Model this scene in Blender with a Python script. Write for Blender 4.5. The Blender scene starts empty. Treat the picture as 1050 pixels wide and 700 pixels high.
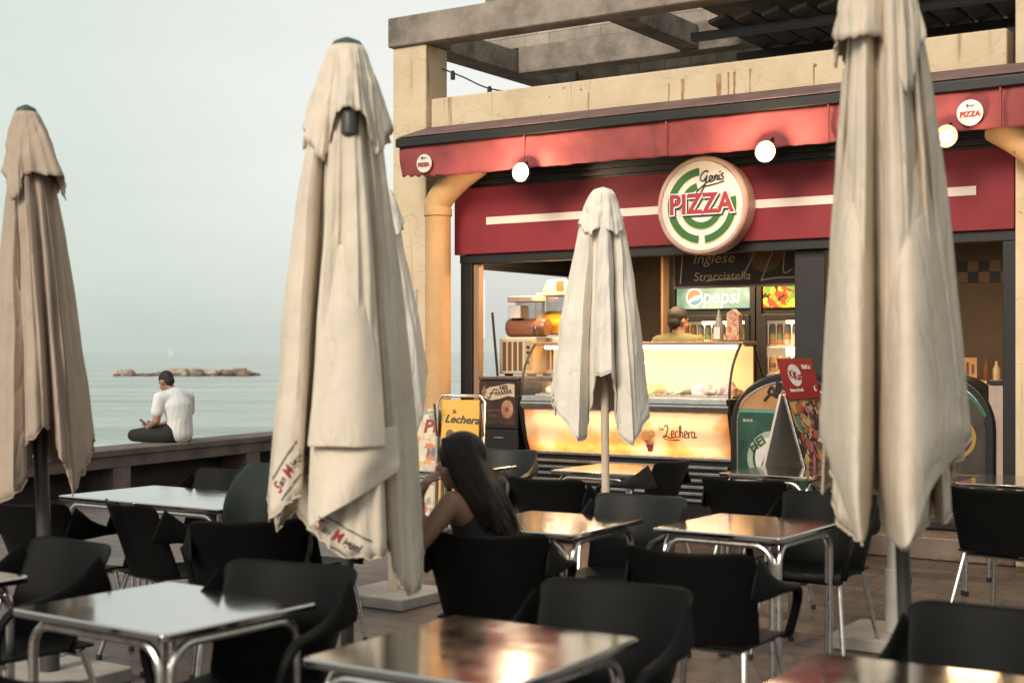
import bpy, bmesh, math, random
from mathutils import Vector, Matrix, noise
from mathutils.bvhtree import BVHTree
R = math.radians
random.seed(7)
scene = bpy.context.scene
COL = scene.collection
PI = math.pi

# ------------------------------------------------------------------ geometry of the place
H = 1.55                       # eye height
F = 1430.0                     # focal length in photo pixels (1050 wide)
TH = R(-33.3)                  # direction of the kiosk front
E = Vector((math.cos(TH), math.sin(TH), 0)); G = Vector((-math.sin(TH), math.cos(TH), 0))
A = Vector((-.496, 12.9, 0))   # left corner of the kiosk front

def at(u, v, Y):
    return Vector(((u - 525) / F * Y, Y, H - (v - 361) / F * Y))
def K(s, t, z=0):
    p = A + E * s + G * t; p.z = z; return p

# ------------------------------------------------------------------ materials
def nodes_of(name):
    m = bpy.data.materials.new(name); m.use_nodes = True
    nt = m.node_tree
    return m, nt, nt.nodes['Principled BSDF']
def N(nt, t, **kw):
    n = nt.nodes.new(t)
    for k, v in kw.items():
        if k.startswith('i_'):
            n.inputs[k[2:].replace('_', ' ')].default_value = v
        else: setattr(n, k, v)
    return n
def mat(name, col, rough=.5, metal=0, vary=.15, scale=6, bump=0, bscale=40, spec=.5, sheen=0, emit=None, estr=0,
        stretch=(1, 1, 1), col2=None, rvary=0.0, trans=0):
    m, nt, b = nodes_of(name); L = nt.links.new
    tc = N(nt, 'ShaderNodeTexCoord'); mp = N(nt, 'ShaderNodeMapping'); mp.inputs['Scale'].default_value = stretch
    L(tc.outputs['Object'], mp.inputs['Vector'])
    nz = N(nt, 'ShaderNodeTexNoise'); nz.inputs['Scale'].default_value = scale; nz.inputs['Detail'].default_value = 6
    nz.inputs['Roughness'].default_value = .6
    L(mp.outputs[0], nz.inputs['Vector'])
    c = list(col)
    a = [max(0, x * (1 - vary)) for x in c] if col2 is None else c
    z = [min(1, x * (1 + vary)) for x in c] if col2 is None else list(col2)
    cr = N(nt, 'ShaderNodeValToRGB'); cr.color_ramp.elements[0].position = .32; cr.color_ramp.elements[1].position = .68
    cr.color_ramp.elements[0].color = (*a, 1); cr.color_ramp.elements[1].color = (*z, 1)
    L(nz.outputs[0], cr.inputs[0]); L(cr.outputs[0], b.inputs['Base Color'])
    b.inputs['Roughness'].default_value = rough; b.inputs['Metallic'].default_value = metal
    b.inputs['Specular IOR Level'].default_value = spec
    if rvary:
        mr = N(nt, 'ShaderNodeMapRange'); mr.inputs[3].default_value = max(0.02, rough - rvary); mr.inputs[4].default_value = rough + rvary
        L(nz.outputs[0], mr.inputs[0]); L(mr.outputs[0], b.inputs['Roughness'])
    if sheen: b.inputs['Sheen Weight'].default_value = sheen
    if trans:
        b.inputs['Subsurface Weight'].default_value = 0
    if bump:
        n2 = N(nt, 'ShaderNodeTexNoise'); n2.inputs['Scale'].default_value = bscale; n2.inputs['Detail'].default_value = 5
        L(mp.outputs[0], n2.inputs['Vector'])
        bp = N(nt, 'ShaderNodeBump'); bp.inputs['Strength'].default_value = bump; bp.inputs['Distance'].default_value = .02
        L(n2.outputs[0], bp.inputs['Height']); L(bp.outputs[0], b.inputs['Normal'])
    if emit is not None:
        b.inputs['Emission Color'].default_value = (*emit, 1); b.inputs['Emission Strength'].default_value = estr
    return m
M = {}
def fabric(name, col, tr=.12):
    m, nt, b = nodes_of(name); L = nt.links.new
    tc = N(nt, 'ShaderNodeTexCoord')
    nz = N(nt, 'ShaderNodeTexNoise'); nz.inputs['Scale'].default_value = 3.2; nz.inputs['Detail'].default_value = 8; nz.inputs['Roughness'].default_value = .65
    L(tc.outputs['Object'], nz.inputs['Vector'])
    cr = N(nt, 'ShaderNodeValToRGB'); cr.color_ramp.elements[0].position = .3; cr.color_ramp.elements[1].position = .62
    cr.color_ramp.elements[0].color = (*[c * .84 for c in col], 1); cr.color_ramp.elements[1].color = (*col, 1)
    L(nz.outputs[0], cr.inputs[0])
    n3 = N(nt, 'ShaderNodeTexNoise'); n3.inputs['Scale'].default_value = 9; n3.inputs['Detail'].default_value = 6
    L(tc.outputs['Object'], n3.inputs['Vector'])
    bp = N(nt, 'ShaderNodeBump'); bp.inputs['Strength'].default_value = .35; bp.inputs['Distance'].default_value = .02
    L(n3.outputs[0], bp.inputs['Height'])
    wv = N(nt, 'ShaderNodeTexNoise'); wv.inputs['Scale'].default_value = 420; L(tc.outputs['Object'], wv.inputs['Vector'])
    b2 = N(nt, 'ShaderNodeBump'); b2.inputs['Strength'].default_value = .12; b2.inputs['Distance'].default_value = .002
    L(wv.outputs[0], b2.inputs['Height']); L(bp.outputs[0], b2.inputs['Normal'])
    # crease lines
    mc_ = N(nt, 'ShaderNodeMapping'); mc_.inputs['Scale'].default_value = (3.2, 3.2, 1.1); mc_.inputs['Rotation'].default_value = (.25, .2, .4); L(tc.outputs['Object'], mc_.inputs[0])
    nc = N(nt, 'ShaderNodeTexNoise'); nc.inputs['Scale'].default_value = 1.6; nc.inputs['Detail'].default_value = 3; L(mc_.outputs[0], nc.inputs['Vector'])
    s1 = N(nt, 'ShaderNodeMath', operation='SUBTRACT'); L(nc.outputs[0], s1.inputs[0]); s1.inputs[1].default_value = .5
    s2 = N(nt, 'ShaderNodeMath', operation='ABSOLUTE'); L(s1.outputs[0], s2.inputs[0])
    s3 = N(nt, 'ShaderNodeMapRange'); s3.inputs[1].default_value = 0; s3.inputs[2].default_value = .05; L(s2.outputs[0], s3.inputs[0])
    b3 = N(nt, 'ShaderNodeBump'); b3.inputs['Strength'].default_value = .5; b3.inputs['Distance'].default_value = .006; L(s3.outputs[0], b3.inputs['Height']); L(b3.outputs[0], bp.inputs['Normal'])
    # old water stains
    ns = N(nt, 'ShaderNodeTexNoise'); ns.inputs['Scale'].default_value = 5.5; ns.inputs['Detail'].default_value = 7; ns.inputs['Roughness'].default_value = .7; L(mc_.outputs[0], ns.inputs['Vector'])
    rs1 = N(nt, 'ShaderNodeMapRange'); rs1.inputs[1].default_value = .62; rs1.inputs[2].default_value = .70; rs1.inputs[4].default_value = .5; L(ns.outputs[0], rs1.inputs[0])
    mxs = N(nt, 'ShaderNodeMix', data_type='RGBA'); L(rs1.outputs[0], mxs.inputs[0]); L(cr.outputs[0], mxs.inputs[6]); mxs.inputs[7].default_value = (col[0] * .62, col[1] * .52, col[2] * .42, 1)
    class _o: outputs = [mxs.outputs[2]]
    cr = _o
    b.inputs['Roughness'].default_value = .9; b.inputs['Specular IOR Level'].default_value = .15
    L(cr.outputs[0], b.inputs['Base Color']); L(b2.outputs[0], b.inputs['Normal'])
    t = N(nt, 'ShaderNodeBsdfTranslucent'); L(cr.outputs[0], t.inputs[0]); L(b2.outputs[0], t.inputs['Normal'])
    mx = N(nt, 'ShaderNodeMixShader'); mx.inputs[0].default_value = tr
    L(b.outputs[0], mx.inputs[1]); L(t.outputs[0], mx.inputs[2])
    L(mx.outputs[0], nt.nodes['Material Output'].inputs['Surface'])
    return m
def glass(name, tint=(1, 1, 1), gloss=.1, rough=.02):
    m, nt, b = nodes_of(name); L = nt.links.new
    nt.nodes.remove(b)
    tr = N(nt, 'ShaderNodeBsdfTransparent'); tr.inputs[0].default_value = (*tint, 1)
    gl = N(nt, 'ShaderNodeBsdfGlossy'); gl.inputs['Roughness'].default_value = rough
    mx = N(nt, 'ShaderNodeMixShader'); mx.inputs[0].default_value = gloss * .5; L(tr.outputs[0], mx.inputs[1]); L(gl.outputs[0], mx.inputs[2])
    L(mx.outputs[0], nt.nodes['Material Output'].inputs['Surface'])
    return m
def emis(name, col, s):
    m, nt, b = nodes_of(name)
    b.inputs['Base Color'].default_value = (*[c * .8 for c in col], 1)
    b.inputs['Emission Color'].default_value = (*col, 1); b.inputs['Emission Strength'].default_value = s
    b.inputs['Roughness'].default_value = .4
    return m
def patch(name, cols, scale=14, rough=.35, emit=0, stretch=(1, 1, 1)):
    """a printed picture: random coloured patches"""
    m, nt, b = nodes_of(name); L = nt.links.new
    tc = N(nt, 'ShaderNodeTexCoord'); mp = N(nt, 'ShaderNodeMapping'); mp.inputs['Scale'].default_value = stretch
    nz = N(nt, 'ShaderNodeTexNoise'); nz.inputs['Scale'].default_value = scale * .8; nz.inputs['Detail'].default_value = 2
    mxv = N(nt, 'ShaderNodeMix', data_type='VECTOR'); mxv.inputs[0].default_value = .12
    L(tc.outputs['Object'], mp.inputs['Vector']); L(mp.outputs[0], nz.inputs['Vector'])
    L(mp.outputs[0], mxv.inputs[4]); L(nz.outputs[1], mxv.inputs[5])
    vo = N(nt, 'ShaderNodeTexVoronoi'); vo.inputs['Scale'].default_value = scale
    L(mxv.outputs[1], vo.inputs['Vector'])
    sp = N(nt, 'ShaderNodeSeparateColor'); L(vo.outputs['Color'], sp.inputs[0])
    cr = N(nt, 'ShaderNodeValToRGB'); cr.color_ramp.interpolation = 'CONSTANT'
    el = cr.color_ramp.elements
    el[0].color = (*cols[0], 1); el[1].position = 1 / len(cols); el[1].color = (*cols[1], 1)
    for i in range(2, len(cols)):
        e = el.new(i / len(cols)); e.color = (*cols[i], 1)
    L(sp.outputs[0], cr.inputs[0]); L(cr.outputs[0], b.inputs['Base Color'])
    b.inputs['Roughness'].default_value = rough
    if emit:
        L(cr.outputs[0], b.inputs['Emission Color']); b.inputs['Emission Strength'].default_value = emit
    return m

M['canvas'] = fabric('cream_canvas', (.80, .70, .575))
M['canvas_tan'] = fabric('tan_canvas', (.50, .40, .32), .1)
M['canvas_white'] = fabric('white_canvas', (.90, .835, .735), .10)
M['canvas_dingy'] = fabric('dingy_canvas', (.76, .655, .53), .14)
M['black_plastic'] = mat('black_plastic', (.0042, .0041, .0040), .6, bump=.06, bscale=300, vary=.2, scale=5, rvary=.08, spec=.13)
M['grey_plastic'] = mat('charcoal_plastic', (.014, .0145, .015), .5, bump=.06, bscale=300, rvary=.08, spec=.3)
M['black_metal'] = mat('black_metal', (.010, .0095, .009), .4, bump=.05, bscale=60)
M['dark_frame'] = mat('dark_frame_paint', (.0065, .0055, .0052), .5, vary=.25)
M['dark_grey'] = mat('dark_grey_paint', (.014, .013, .0125), .55, vary=.25)
M['aluminium'] = mat('aluminium_tube', (.62, .60, .57), .28, 1, rvary=.08, scale=20)
M['chrome'] = mat('chrome', (.7, .68, .65), .15, 1)
M['rubber'] = mat('rubber_cap', (.02, .02, .02), .7)
M['pole_white'] = mat('white_pole_paint', (.55, .51, .46), .5, vary=.1)
M['pole_wood'] = mat('pale_wood', (.62, .50, .38), .55, stretch=(8, 8, 1), scale=5)
M['pole_dark'] = mat('dark_pole', (.05, .045, .04), .45)
M['concrete_base'] = mat('pale_concrete', (.38, .345, .31), .85, bump=.25, bscale=60)
M['finial'] = mat('green_plastic', (.05, .075, .06), .5)
M['plaster'] = None
M['concrete'] = mat('weathered_concrete', (.25, .21, .178), .9, vary=.42, scale=3.5, bump=.5, bscale=25)
M['concrete_light'] = mat('lighter_concrete', (.34, .295, .25), .9, vary=.45, scale=4, bump=.4, bscale=18, stretch=(2, 1, 1))
M['red'] = mat('red_awning_cloth', (.27, .056, .058), .85, vary=.30, scale=2.6, bump=.3, bscale=5)
M['red_board'] = mat('red_sign_board', (.20, .024, .034), .6, vary=.07, scale=2, rvary=.06, spec=.25)
M['mauve'] = mat('faded_awning_cloth', (.17, .10, .092), .85, vary=.25, scale=4)
M['cream_paint'] = mat('cream_sign_paint', (.72, .62, .55), .5, vary=.06)
M['white_paint'] = mat('white_sign_face', (.68, .63, .57), .5, vary=.06, scale=3)
M['tan_rim'] = mat('sign_rim', (.42, .27, .22), .45)
M['green_ink'] = mat('green_ink', (.028, .115, .022), .5, vary=.1)
M['red_ink'] = mat('red_ink', (.30, .022, .034), .5)
M['dark_ink'] = mat('dark_ink', (.02, .016, .016), .5)
M['grey_ink'] = mat('grey_ink', (.09, .085, .08), .7)
M['lime_ink'] = mat('pale_yellow_ink', (.66, .62, .27), .5)
M['white_ink'] = mat('white_ink', (.75, .72, .68), .5)
M['chalk'] = mat('chalk', (.62, .50, .34), .9)
M['brown_ink'] = mat('brown_ink', (.16, .075, .035), .6)
M['cream_plastic'] = mat('cream_plastic', (.62, .50, .34), .4, vary=.06)
M['steel'] = mat('steel', (.55, .53, .5), .3, 1, rvary=.08, scale=14)
M['glass'] = glass('clear_glass')
M['amber_glass'] = glass('tinted_glass', (1, .93, .78))
M['skin'] = mat('skin', (.29, .16, .11), .55, vary=.08)
M['skin_tan'] = mat('tanned_skin', (.29, .15, .095), .5, vary=.1)
M['hair'] = mat('dark_hair', (.009, .0055, .0042), .5, stretch=(22, 22, 1.2), scale=6, vary=.6, bump=.7, bscale=10, spec=.3)
M['hair_short'] = mat('short_hair', (.009, .007, .006), .65, bump=.5, bscale=90)
M['black_cloth'] = mat('black_cloth', (.014, .013, .013), .85, bump=.3, bscale=14)
M['red_cloth'] = mat('red_cloth', (.22, .03, .03), .8)
M['white_cloth'] = mat('white_tshirt', (.66, .68, .68), .9, vary=.05, bump=.9, bscale=8, stretch=(1.6, 1.6, .8))
M['olive_cloth'] = mat('olive_shirt', (.115, .108, .055), .9, bump=.3, bscale=12)
M['green_cloth'] = mat('dark_green_cloth', (.011, .019, .014), .85, bump=.4, bscale=9)
M['lips'] = mat('lips', (.3, .09, .08), .5)
M['wood_trim'] = mat('lit_wood_trim', (.27, .17, .105), .5, stretch=(8, 8, 1))

# steel table tops: brushed, worn, smudged
def table_steel():
    m, nt, b = nodes_of('table_steel'); L = nt.links.new
    tc = N(nt, 'ShaderNodeTexCoord')
    nz = N(nt, 'ShaderNodeTexNoise'); nz.inputs['Scale'].default_value = 3.5; nz.inputs['Detail'].default_value = 9; nz.inputs['Roughness'].default_value = .7
    L(tc.outputs['Object'], nz.inputs['Vector'])
    mr = N(nt, 'ShaderNodeMapRange'); mr.inputs[1].default_value = .3; mr.inputs[2].default_value = .75; mr.inputs[3].default_value = .06; mr.inputs[4].default_value = .20
    L(nz.outputs[0], mr.inputs[0]); L(mr.outputs[0], b.inputs['Roughness'])
    cr = N(nt, 'ShaderNodeValToRGB'); cr.color_ramp.elements[0].color = (.52, .50, .47, 1); cr.color_ramp.elements[1].color = (.66, .645, .62, 1)
    L(nz.outputs[0], cr.inputs[0]); L(cr.outputs[0], b.inputs['Base Color']); b.inputs['Metallic'].default_value = 1
    n2 = N(nt, 'ShaderNodeTexNoise'); n2.inputs['Scale'].default_value = 5; n2.inputs['Detail'].default_value = 3
    L(tc.outputs['Object'], n2.inputs['Vector'])
    bp = N(nt, 'ShaderNodeBump'); bp.inputs['Strength'].default_value = .08; bp.inputs['Distance'].default_value = .005
    L(n2.outputs[0], bp.inputs['Height']); L(bp.outputs[0], b.inputs['Normal'])
    return m
M['table_steel'] = table_steel()

# yellowed plaster with rust runs and hairline cracks
def plaster(name, streaks, k=(1, 1, 1)):
    m, nt, b = nodes_of(name); L = nt.links.new
    tc = N(nt, 'ShaderNodeTexCoord')
    nz = N(nt, 'ShaderNodeTexNoise'); nz.inputs['Scale'].default_value = 2.4; nz.inputs['Detail'].default_value = 9; nz.inputs['Roughness'].default_value = .65
    L(tc.outputs['Object'], nz.inputs['Vector'])
    cr = N(nt, 'ShaderNodeValToRGB'); cr.color_ramp.elements[0].position = .3; cr.color_ramp.elements[1].position = .6
    cr.color_ramp.elements[0].color = (.58 * k[0], .445 * k[1], .29 * k[2], 1); cr.color_ramp.elements[1].color = (.69 * k[0], .555 * k[1], .38 * k[2], 1)
    L(nz.outputs[0], cr.inputs[0])
    # rust runs
    mp = N(nt, 'ShaderNodeMapping'); mp.inputs['Scale'].default_value = (7, 7, .35); L(tc.outputs['Object'], mp.inputs['Vector'])
    n2 = N(nt, 'ShaderNodeTexNoise'); n2.inputs['Scale'].default_value = 2.2; n2.inputs['Detail'].default_value = 3; L(mp.outputs[0], n2.inputs['Vector'])
    n3 = N(nt, 'ShaderNodeTexNoise'); n3.inputs['Scale'].default_value = .9; L(tc.outputs['Object'], n3.inputs['Vector'])
    r1 = N(nt, 'ShaderNodeMapRange'); r1.inputs[1].default_value = .60; r1.inputs[2].default_value = .72; L(n2.outputs[0], r1.inputs[0])
    r2 = N(nt, 'ShaderNodeMapRange'); r2.inputs[1].default_value = .5; r2.inputs[2].default_value = .62; L(n3.outputs[0], r2.inputs[0])
    mu = N(nt, 'ShaderNodeMath', operation='MULTIPLY'); L(r1.outputs[0], mu.inputs[0]); L(r2.outputs[0], mu.inputs[1])
    mu2 = N(nt, 'ShaderNodeMath', operation='MULTIPLY'); L(mu.outputs[0], mu2.inputs[0]); mu2.inputs[1].default_value = streaks
    mx = N(nt, 'ShaderNodeMix', data_type='RGBA'); L(mu2.outputs[0], mx.inputs[0]); L(cr.outputs[0], mx.inputs[6]); mx.inputs[7].default_value = (.21, .085, .035, 1)
    # cracks
    vo = N(nt, 'ShaderNodeTexVoronoi', feature='DISTANCE_TO_EDGE'); vo.inputs['Scale'].default_value = 1.3
    nn = N(nt, 'ShaderNodeTexNoise'); nn.inputs['Scale'].default_value = 3; nn.inputs['Detail'].default_value = 5; L(tc.outputs['Object'], nn.inputs['Vector'])
    mv = N(nt, 'ShaderNodeMix', data_type='VECTOR'); mv.inputs[0].default_value = .22; L(tc.outputs['Object'], mv.inputs[4]); L(nn.outputs[1], mv.inputs[5]); L(mv.outputs[1], vo.inputs['Vector'])
    rc = N(nt, 'ShaderNodeMapRange'); rc.inputs[1].default_value = .001; rc.inputs[2].default_value = .0045; rc.inputs[3].default_value = .17; rc.inputs[4].default_value = 0; L(vo.outputs[0], rc.inputs[0])
    mx2 = N(nt, 'ShaderNodeMix', data_type='RGBA'); L(rc.outputs[0], mx2.inputs[0]); L(mx.outputs[2], mx2.inputs[6]); mx2.inputs[7].default_value = (.15, .095, .06, 1)
    # chips
    n5 = N(nt, 'ShaderNodeTexNoise'); n5.inputs['Scale'].default_value = 13; n5.inputs['Detail'].default_value = 4; L(tc.outputs['Object'], n5.inputs['Vector'])
    r5 = N(nt, 'ShaderNodeMapRange'); r5.inputs[1].default_value = .715; r5.inputs[2].default_value = .735; r5.inputs[4].default_value = .8; L(n5.outputs[0], r5.inputs[0])
    mx3 = N(nt, 'ShaderNodeMix', data_type='RGBA'); L(r5.outputs[0], mx3.inputs[0]); L(mx2.outputs[2], mx3.inputs[6]); mx3.inputs[7].default_value = (.11, .06, .04, 1)
    L(mx3.outputs[2], b.inputs['Base Color']); b.inputs['Roughness'].default_value = .85
    n4 = N(nt, 'ShaderNodeTexNoise'); n4.inputs['Scale'].default_value = 22; n4.inputs['Detail'].default_value = 6; L(tc.outputs['Object'], n4.inputs['Vector'])
    bp = N(nt, 'ShaderNodeBump'); bp.inputs['Strength'].default_value = .3; bp.inputs['Distance'].default_value = .015; L(n4.outputs[0], bp.inputs['Height']); L(bp.outputs[0], b.inputs['Normal'])
    return m
M['plaster'] = plaster('yellowed_plaster', .6)
M['plaster_stained'] = plaster('rust_stained_plaster', .95)

# ------------------------------------------------------------------ mesh builder
class MB:
    def __init__(self): self.v = []; self.f = []; self.mi = []; self.cur = 0
    def add(self, vs, fs):
        o = len(self.v); self.v += [tuple(p) for p in vs]
        for f in fs: self.f.append([i + o for i in f]); self.mi.append(self.cur)
    def box(self, x0, x1, y0, y1, z0, z1):
        vs = [(x, y, z) for z in (z0, z1) for y in (y0, y1) for x in (x0, x1)]
        self.add(vs, [(0, 2, 3, 1), (4, 5, 7, 6), (0, 1, 5, 4), (2, 6, 7, 3), (0, 4, 6, 2), (1, 3, 7, 5)]); return self
    def obox(self, c, size, mtx):
        hx, hy, hz = [s / 2 for s in size]
        vs = [Vector(c) + mtx @ Vector((x, y, z)) for z in (-hz, hz) for y in (-hy, hy) for x in (-hx, hx)]
        self.add(vs, [(0, 2, 3, 1), (4, 5, 7, 6), (0, 1, 5, 4), (2, 6, 7, 3), (0, 4, 6, 2), (1, 3, 7, 5)]); return self
    def tube(self, path, r, n=10, cap=True, flat=None):
        """r: number or list; flat: list/number of second radius (side); up axis kept near z"""
        P = [Vector(p) for p in path]; m = len(P)
        rr = r if isinstance(r, (list, tuple)) else [r] * m
        ff = rr if flat is None else (flat if isinstance(flat, (list, tuple)) else [flat] * m)
        vs = []; prev = None
        for i, p in enumerate(P):
            t = (P[min(i + 1, m - 1)] - P[max(i - 1, 0)]).normalized()
            if prev is None:
                ref = Vector((0, 0, 1)) if abs(t.z) < .9 else Vector((0, 1, 0))
                a = (ref - t * ref.dot(t)).normalized()
            else:
                a = (prev - t * prev.dot(t)).normalized()
            prev = a; b = t.cross(a)
            for k in range(n):
                an = 2 * PI * k / n
                vs.append(p + a * (math.cos(an) * rr[i]) + b * (math.sin(an) * ff[i]))
        fs = []
        for i in range(m - 1):
            for k in range(n):
                k2 = (k + 1) % n
                fs.append((i * n + k, i * n + k2, (i + 1) * n + k2, (i + 1) * n + k))
        if cap:
            fs.append(tuple(reversed(range(n)))); fs.append(tuple((m - 1) * n + k for k in range(n)))
        self.add(vs, fs); return self
    def lathe(self, prof, c=(0, 0, 0), n=24, axis='z', cap=True):
        vs = []; m = len(prof); c = Vector(c)
        for (r, z) in prof:
            for k in range(n):
                an = 2 * PI * k / n
                p = Vector((r * math.cos(an), r * math.sin(an), z))
                if axis == 'y': p = Vector((p.x, p.z, p.y))
                if axis == 'x': p = Vector((p.z, p.x, p.y))
                vs.append(c + p)
        fs = []
        for i in range(m - 1):
            for k in range(n):
                k2 = (k + 1) % n
                fs.append((i * n + k, i * n + k2, (i + 1) * n + k2, (i + 1) * n + k))
        if cap: fs.append(tuple(reversed(range(n)))); fs.append(tuple((m - 1) * n + k for k in range(n)))
        self.add(vs, fs); return self
    def prism(self, poly, a0, a1, axis='y'):
        """poly in the two other axes; axis 'y': (x,z), 'x': (y,z), 'z': (x,y)"""
        def p(q, a):
            return (q[0], a, q[1]) if axis == 'y' else ((a, q[0], q[1]) if axis == 'x' else (q[0], q[1], a))
        n = len(poly)
        vs = [p(q, a0) for q in poly] + [p(q, a1) for q in poly]
        fs = [tuple(range(n)), tuple(reversed(range(n, 2 * n)))] + [(i, i + n, (i + 1) % n + n, (i + 1) % n) for i in range(n)]
        self.add(vs, fs); return self
    def ell(self, c, rad, nu=16, nv=10, mtx=None):
        vs = []; c = Vector(c)
        for j in range(nv + 1):
            ph = PI * j / nv
            for i in range(nu):
                a = 2 * PI * i / nu
                p = Vector((rad[0] * math.sin(ph) * math.cos(a), rad[1] * math.sin(ph) * math.sin(a), rad[2] * math.cos(ph)))
                if mtx: p = mtx @ p
                vs.append(c + p)
        fs = []
        for j in range(nv):
            for i in range(nu):
                i2 = (i + 1) % nu
                fs.append((j * nu + i, (j + 1) * nu + i, (j + 1) * nu + i2, j * nu + i2))
        self.add(vs, fs); return self
    def mesh(self, name):
        me = bpy.data.meshes.new(name)
        me.from_pydata(self.v, [], self.f)
        bm = bmesh.new(); bm.from_mesh(me)
        bmesh.ops.remove_doubles(bm, verts=bm.verts, dist=1e-6)
        bmesh.ops.recalc_face_normals(bm, faces=bm.faces)
        bm.to_mesh(me); bm.free()
        return me
    def build(self, name, m, parent=None, loc=(0, 0, 0), rot=(0, 0, 0), smooth=True, bevel=0, seg=2, sub=0, solid=0, angle=35):
        me = self.mesh(name)
        return link(name, me, m, parent, loc, rot, smooth, bevel, seg, sub, solid, angle)
def link(name, me, m, parent=None, loc=(0, 0, 0), rot=(0, 0, 0), smooth=True, bevel=0, seg=2, sub=0, solid=0, angle=35):
    o = bpy.data.objects.new(name, me); COL.objects.link(o)
    for mm in (m if isinstance(m, (list, tuple)) else [m]): me.materials.append(mm)
    if smooth:
        me.shade_smooth()
        if not sub: me.set_sharp_from_angle(angle=R(angle))
    if solid:
        md = o.modifiers.new('solid', 'SOLIDIFY'); md.thickness = solid; md.offset = 0
    if bevel:
        md = o.modifiers.new('bevel', 'BEVEL'); md.width = bevel; md.segments = seg; md.limit_method = 'ANGLE'; md.angle_limit = R(40)
    if sub:
        md = o.modifiers.new('sub', 'SUBSURF'); md.levels = sub; md.render_levels = sub
    o.location = loc; o.rotation_euler = rot
    if parent: o.parent = parent
    return o
def tag(o, label=None, cat=None, group=None, kind=None):
    if label: o['label'] = label
    if cat: o['category'] = cat
    if group: o['group'] = group
    if kind: o['kind'] = kind
    return o
def thing(name, label, cat, loc=(0, 0, 0), rz=0, group=None):
    o = bpy.data.objects.new(name, None); COL.objects.link(o); o.empty_display_size = .1
    o.location = loc; o.rotation_euler = (0, 0, rz)
    return tag(o, label, cat, group)
def copy_tree(o, parent=None):
    c = o.copy(); COL.objects.link(c); c.parent = parent
    for ch in list(o.children): copy_tree(ch, c)
    return c
def evaluated_mesh(o):
    bpy.context.view_layer.update()
    dg = bpy.context.evaluated_depsgraph_get()
    return bpy.data.meshes.new_from_object(o.evaluated_get(dg), depsgraph=dg)
def text_mesh(s, size=1, extrude=.0, offset=0, shear=0, align='CENTER', space=1):
    cu = bpy.data.curves.new('lettering', 'FONT'); cu.body = s; cu.size = size; cu.extrude = extrude; cu.offset = offset
    cu.shear = shear; cu.align_x = align; cu.align_y = 'CENTER'; cu.space_character = space; cu.resolution_u = 3
    o = bpy.data.objects.new('lettering', cu); COL.objects.link(o)
    me = evaluated_mesh(o)
    bpy.data.objects.remove(o); bpy.data.curves.remove(cu)
    return me
def lettering(s, size, m, parent, loc, rz=0, ext=.002, offset=0, shear=0, name='lettering', tilt=0, align='CENTER', sx=1, face=None, space=1):
    """stands upright, reads from -y of the parent; tilt turns it in its own plane"""
    me = text_mesh(s, size, ext, offset, shear, align, space)
    me.transform(Matrix.Scale(sx, 4, (1, 0, 0)))
    me.transform(Matrix.Rotation(tilt, 4, 'Z')); me.transform(Matrix.Rotation(R(90), 4, 'X'))
    if face is not None: me.transform(face)
    return link(name, me, m, parent, loc, (0, 0, rz), smooth=False)
def catmull(pts, k=6):
    out = []; n = len(pts)
    P = [Vector(p) for p in pts]
    for i in range(n - 1):
        p0 = P[max(i - 1, 0)]; p1 = P[i]; p2 = P[i + 1]; p3 = P[min(i + 2, n - 1)]
        for j in range(k):
            t = j / k
            out.append(.5 * ((2 * p1) + (p2 - p0) * t + (2 * p0 - 5 * p1 + 4 * p2 - p3) * t * t + (3 * p1 - p0 - 3 * p2 + p3) * t ** 3))
    out.append(P[-1]); return out
def stroke(mb, pts, r, y=0, k=6, flat=None):
    """a brush stroke in the x-z plane"""
    path = catmull([(p[0], y, p[1]) for p in pts], k)
    mb.tube(path, r, 6, True)
    return mb
# ------------------------------------------------------------------ camera, light, sky
cd = bpy.data.cameras.new('camera'); cam = bpy.data.objects.new('camera', cd); COL.objects.link(cam); scene.camera = cam
cam.location = (0, 0, H); cam.rotation_euler = (R(90), 0, 0)
cd.sensor_width = 36; cd.lens = 36 * F / 1050; cd.shift_y = 11 / 1050
cd.clip_start = .05; cd.clip_end = 60000
cd.dof.use_dof = True; cd.dof.focus_distance = 11.6; cd.dof.aperture_fstop = 2.6; cd.dof.aperture_blades = 9

w = bpy.data.worlds.new('World'); scene.world = w; w.use_nodes = True
nt = w.node_tree; L = nt.links.new
bg = nt.nodes['Background']; out = nt.nodes['World Output']
sky = N(nt, 'ShaderNodeTexSky', sky_type='NISHITA', sun_disc=False)
sky.sun_elevation = R(32); sky.sun_rotation = R(212); sky.air_density = 1.5; sky.dust_density = 4
hs = N(nt, 'ShaderNodeHueSaturation'); hs.inputs['Saturation'].default_value = .35; hs.inputs['Value'].default_value = .48; L(sky.outputs[0], hs.inputs['Color']); L(hs.outputs[0], bg.inputs[0]); bg.inputs[1].default_value = .05; bg.inputs[0].default_value = (0, 0, 0, 1)
tc = N(nt, 'ShaderNodeTexCoord'); sx = N(nt, 'ShaderNodeSeparateXYZ'); L(tc.outputs['Generated'], sx.inputs[0])
er = N(nt, 'ShaderNodeValToRGB'); el = er.color_ramp.elements
el[0].position = 0; el[0].color = (.325, .367, .333, 1); el[1].position = .30; el[1].color = (.345, .372, .345, 1)
e = el.new(.05); e.color = (.330, .372, .338, 1)
e = el.new(.13); e.color = (.335, .374, .340, 1)
L(sx.outputs[2], er.inputs[0])
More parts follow.
